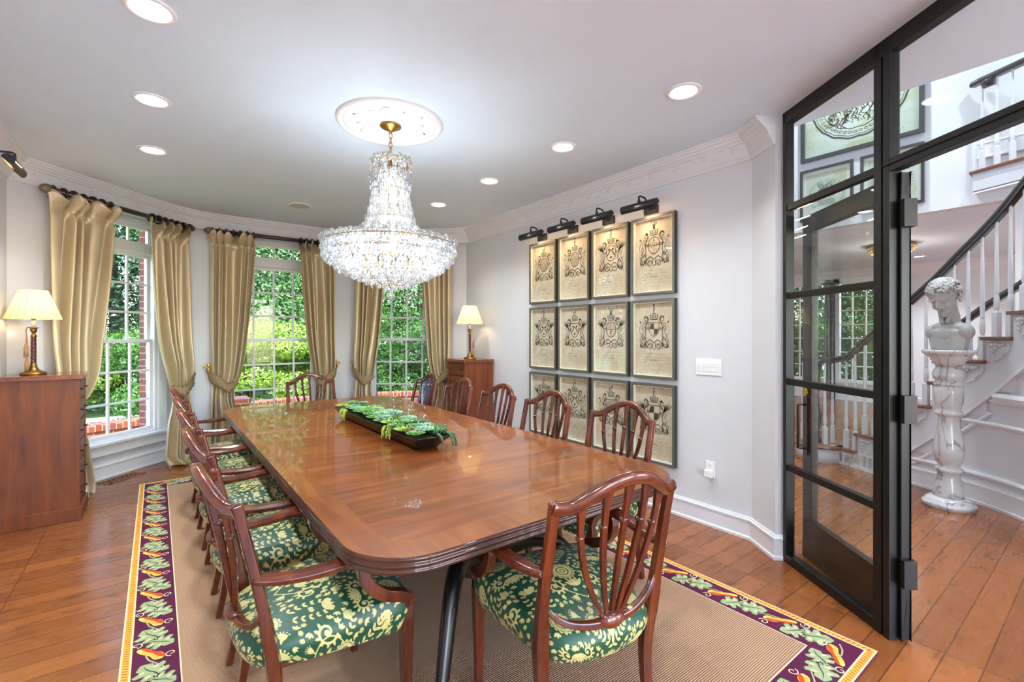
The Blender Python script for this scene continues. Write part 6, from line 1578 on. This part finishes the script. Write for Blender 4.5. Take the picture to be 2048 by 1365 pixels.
m.lathe([(0.095,1.26),(0.03,1.34),(0.0,1.37)], 12); m.build('post', ebony, r); m = MB(); m.ball((0,0,1.16), 0.035, 10, 8); m.build('bulb', M('lantern_glow', (255,210,140), 0.5, emit=(255,190,110), estr=10), r)
r = thing('covered_patio_chair', 'patio chair under a draped dark blue cover outside the right window', 'patio chair', (4.02, 7.5, -0.42), 0.6)
m = MB()
def cv(u, v):
    a = u*2*PI; w = 0.36*(1-0.18*v) if v < .6 else 0.32*(1-(v-.6)*1.2); z = 1.28*v if v < 0.85 else 1.09+0.08*math.sin((v-0.85)/0.15*PI/2); k = 1+0.04*math.sin(a*9)*(1-v)
    if v > 0.86: w *= max(0.02, math.cos((v-0.86)/0.14*PI/2))
    return (w*math.cos(a)*k, w*0.8*math.sin(a)*k+(0.08 if v > .5 else 0), z)
m.grid(cv, 48, 26); m.build('cover', M('blue_cover', (34,62,104), 0.7, var=0.12), r)
# ---------------------------------------------------------------- foliage
def leafm(name, c1, c2, c3):
    t = NT(name); d = t.add('ShaderNodeBsdfDiffuse'); tr = t.add('ShaderNodeBsdfTranslucent'); gl = t.add('ShaderNodeBsdfGlossy'); gl.inputs['Roughness'].default_value = 0.45
    n = t.noise(t.coord(), 1.1, 4, 0.7); n2 = t.noise(t.coord(), 14, 1)
    f = t.math('ADD', t.math('MULTIPLY', n, 0.55), t.math('MULTIPLY', n2, 0.45)); c = t.ramp(f, [(0.35, s2l(c1)), (0.5, s2l(c2)), (0.66, s2l(c3))])
    t.link(c, d.inputs[0]); t.link(c, tr.inputs[0]); m1 = t.add('ShaderNodeMixShader'); m1.inputs[0].default_value = 0.32; t.link(d.outputs[0], m1.inputs[1]); t.link(tr.outputs[0], m1.inputs[2])
    m2 = t.add('ShaderNodeMixShader'); m2.inputs[0].default_value = 0.05; t.link(m1.outputs[0], m2.inputs[1]); t.link(gl.outputs[0], m2.inputs[2]); t.link(m2.outputs[0], t.out.inputs[0]); return t.m
LM = [leafm('leaf_mid', (34,70,26), (64,110,38), (106,148,58)), leafm('leaf_dark', (14,40,22), (28,64,32), (58,96,44)), leafm('leaf_lime', (86,126,34), (130,164,50), (168,190,80)), leafm('leaf_pale', (78,112,68), (116,148,92), (154,176,126))]
barkm = M('bark', (74,60,48), 0.95, var=0.3, vscale=12, bump=1, bscale=40)
def crown(name, blobs, n, size, seed):
    R = np.random.RandomState(seed); vs = []; w = np.array([b_[3]*b_[4]*b_[5] for b_ in blobs])**0.67; w = w/w.sum()
    pick = R.choice(len(blobs), n, p=w); B = np.array(blobs)[pick]
    d = R.normal(size=(n,3)); d /= np.linalg.norm(d, axis=1)[:,None]; rr = R.uniform(0.55, 1.05, n)**0.6
    lump = 1+0.30*np.sin(d[:,0]*7+B[:,0]*3)*np.sin(d[:,1]*6+B[:,1]*2)*np.sin(d[:,2]*8+1)
    P = B[:,:3] + d*B[:,3:6]*(rr*lump)[:,None]
    nrm = d + R.normal(size=(n,3))*0.55; nrm[:,2] += 0.35; nrm /= np.linalg.norm(nrm, axis=1)[:,None]
    a = np.cross(nrm, R.normal(size=(n,3))); a /= np.linalg.norm(a, axis=1)[:,None]; b_ = np.cross(nrm, a); s = size*R.uniform(0.6, 1.3, n)
    q = np.stack([P-a*s[:,None], P-b_*(s*0.5)[:,None]+nrm*(s*0.12)[:,None], P+a*s[:,None], P+b_*(s*0.5)[:,None]+nrm*(s*0.12)[:,None]], 1).reshape(-1, 3)
    me = bpy.data.meshes.new(name); me.vertices.add(4*n); me.vertices.foreach_set('co', q.reshape(-1).astype(np.float32)); me.loops.add(4*n); me.loops.foreach_set('vertex_index', np.arange(4*n, dtype=np.int32))
    me.polygons.add(n); me.polygons.foreach_set('loop_start', np.arange(0, 4*n, 4, dtype=np.int32)); me.update(calc_edges=True); return me
def tree(name, x, y, h, blobs, n, size, mi, label, seed, cat='tree', proto={}):
    r = thing(name, label, cat, (x, y, -0.42), 0, None)
    me = crown('foliage', blobs, n, size, seed); me.materials.append(LM[mi]); o = bpy.data.objects.new('foliage', me); COL.objects.link(o); o.parent = r
    if cat == 'tree':
        m = MB(); top = h*0.75; m.tube(cr([(0,0,0),(0.08,0.05,h*0.25),(-0.06,0,h*0.5),(0.04,0.05,top)], 4), [0.20*h/8-0.012*i*h/8 for i in range(13)], 10)
        for q in range(6): a = q*1.1; m.tube([(0,0,h*(.25+.07*q)),(h*.14*math.cos(a),h*.14*math.sin(a),h*(.38+.07*q)),(h*.22*math.cos(a),h*.22*math.sin(a),h*(.46+.07*q))], [0.06*h/8,0.04*h/8,0.015], 6)
        m.build('trunk', barkm, r)
    else:
        m = MB()
        for q in range(5): a = q*1.26; m.tube([(0.05*math.cos(a),0.05*math.sin(a),0),(0.25*math.cos(a),0.25*math.sin(a),h*0.6)], 0.015, 5)
        m.build('stems', barkm, r)
    return r
def blobset(h, w, n, seed, low=0.25):
    R = random.Random(seed); return [(R.uniform(-.5,.5)*w, R.uniform(-.5,.5)*w, h*R.uniform(low,.92), w*R.uniform(.20,.34), w*R.uniform(.20,.34), h*R.uniform(.10,.16)) for _ in range(n)]
for i, (x, y, h, w, mi, lab) in enumerate((
    (-6.5,16.0,8.5,5.0,1,'dark green tree farthest left, behind the road'),
    (-3.6,15.2,7.5,4.4,0,'mid green tree behind the road, seen in the left window'),
    (-0.9,16.2,8.8,4.8,1,'tall dark tree seen at the right of the left window'),
    (1.6,15.2,6.4,3.6,3,'pale grey-green tree in the middle window'),
    (4.3,15.6,8.0,4.4,0,'broad green tree at the right of the middle window'),
    (7.2,14.6,7.6,4.6,0,'bright green tree filling the left of the right window'),
    (10.4,13.6,8.2,5.0,0,'green tree filling the right of the right window'),
    (2.9,18.5,9.5,5.2,1,'dark tree standing behind the pale tree'),
    (7.9,18.0,9.8,5.2,1,'dark tall tree behind the right window trees'),
    (-9.8,14.0,8.0,5.0,0,'green tree at the far left edge of the garden'),
    (13.6,11.5,8.0,5.4,0,'green tree at the far right edge of the garden'))):
    tree('garden_tree', x, y, h, blobset(h, w, 34, 40+i, 0.14), 80000, 0.046, mi, lab, 60+i)
for i, (x, y, h, w, mi, lab) in enumerate((
    (-4.4,13.9,1.9,2.6,0,'leafy green shrub across the road, far left'),(-2.3,14.0,1.7,2.4,2,'light green shrub across the road in the left window'),(-0.4,14.2,2.0,2.4,0,'green shrub across the road, right of the left window'),
    (1.6,12.0,2.2,2.0,2,'lime green shrub in the middle window'),(2.75,11.6,1.9,1.7,2,'brightest lime green shrub beside the pier'),(3.9,11.8,2.4,2.0,0,'mid green shrub right of the lime shrubs'),
    (5.4,11.6,2.4,2.4,0,'green hedge shrub at the left of the right window'),(6.9,10.9,2.3,2.4,0,'green hedge shrub in the middle of the right window'),(8.2,9.9,2.4,2.4,0,'green hedge shrub at the right of the right window'),(0.4,12.4,2.2,1.8,0,'dark green shrub behind the lantern'))):
    tree('garden_shrub', x, y, h, blobset(h, w, 18, 90+i, 0.1), 26000, 0.034, mi, lab, 120+i, 'shrub')
r = thing('hedge_edge', 'strip of low green plants along the top of the terrace wall', 'plants')
R_ = np.random.RandomState(5); bl = []
for i in range(0, len(arc), 1): x, y = arc[i]; bl.append((x-0.0, y+0.42, 0.10, 0.30, 0.22, 0.09))
me = crown('foliage', bl, 14000, 0.03, 9); me.materials.append(LM[0]); r2 = bpy.data.objects.new('foliage', me); COL.objects.link(r2); r2.parent = r; r2['kind'] = 'stuff'
for i, (x, y, h) in enumerate(((14.8,3.6,6),(15.2,5.6,6.5),(14.6,8.0,6))):
    tree('garden_tree', x, y, h, blobset(h, 3.4, 16, 200+i, 0.1), 24000, 0.06, 0, 'green tree outside the windows of the far room, %s' % ('nearest', 'middle', 'far')[i], 210+i)
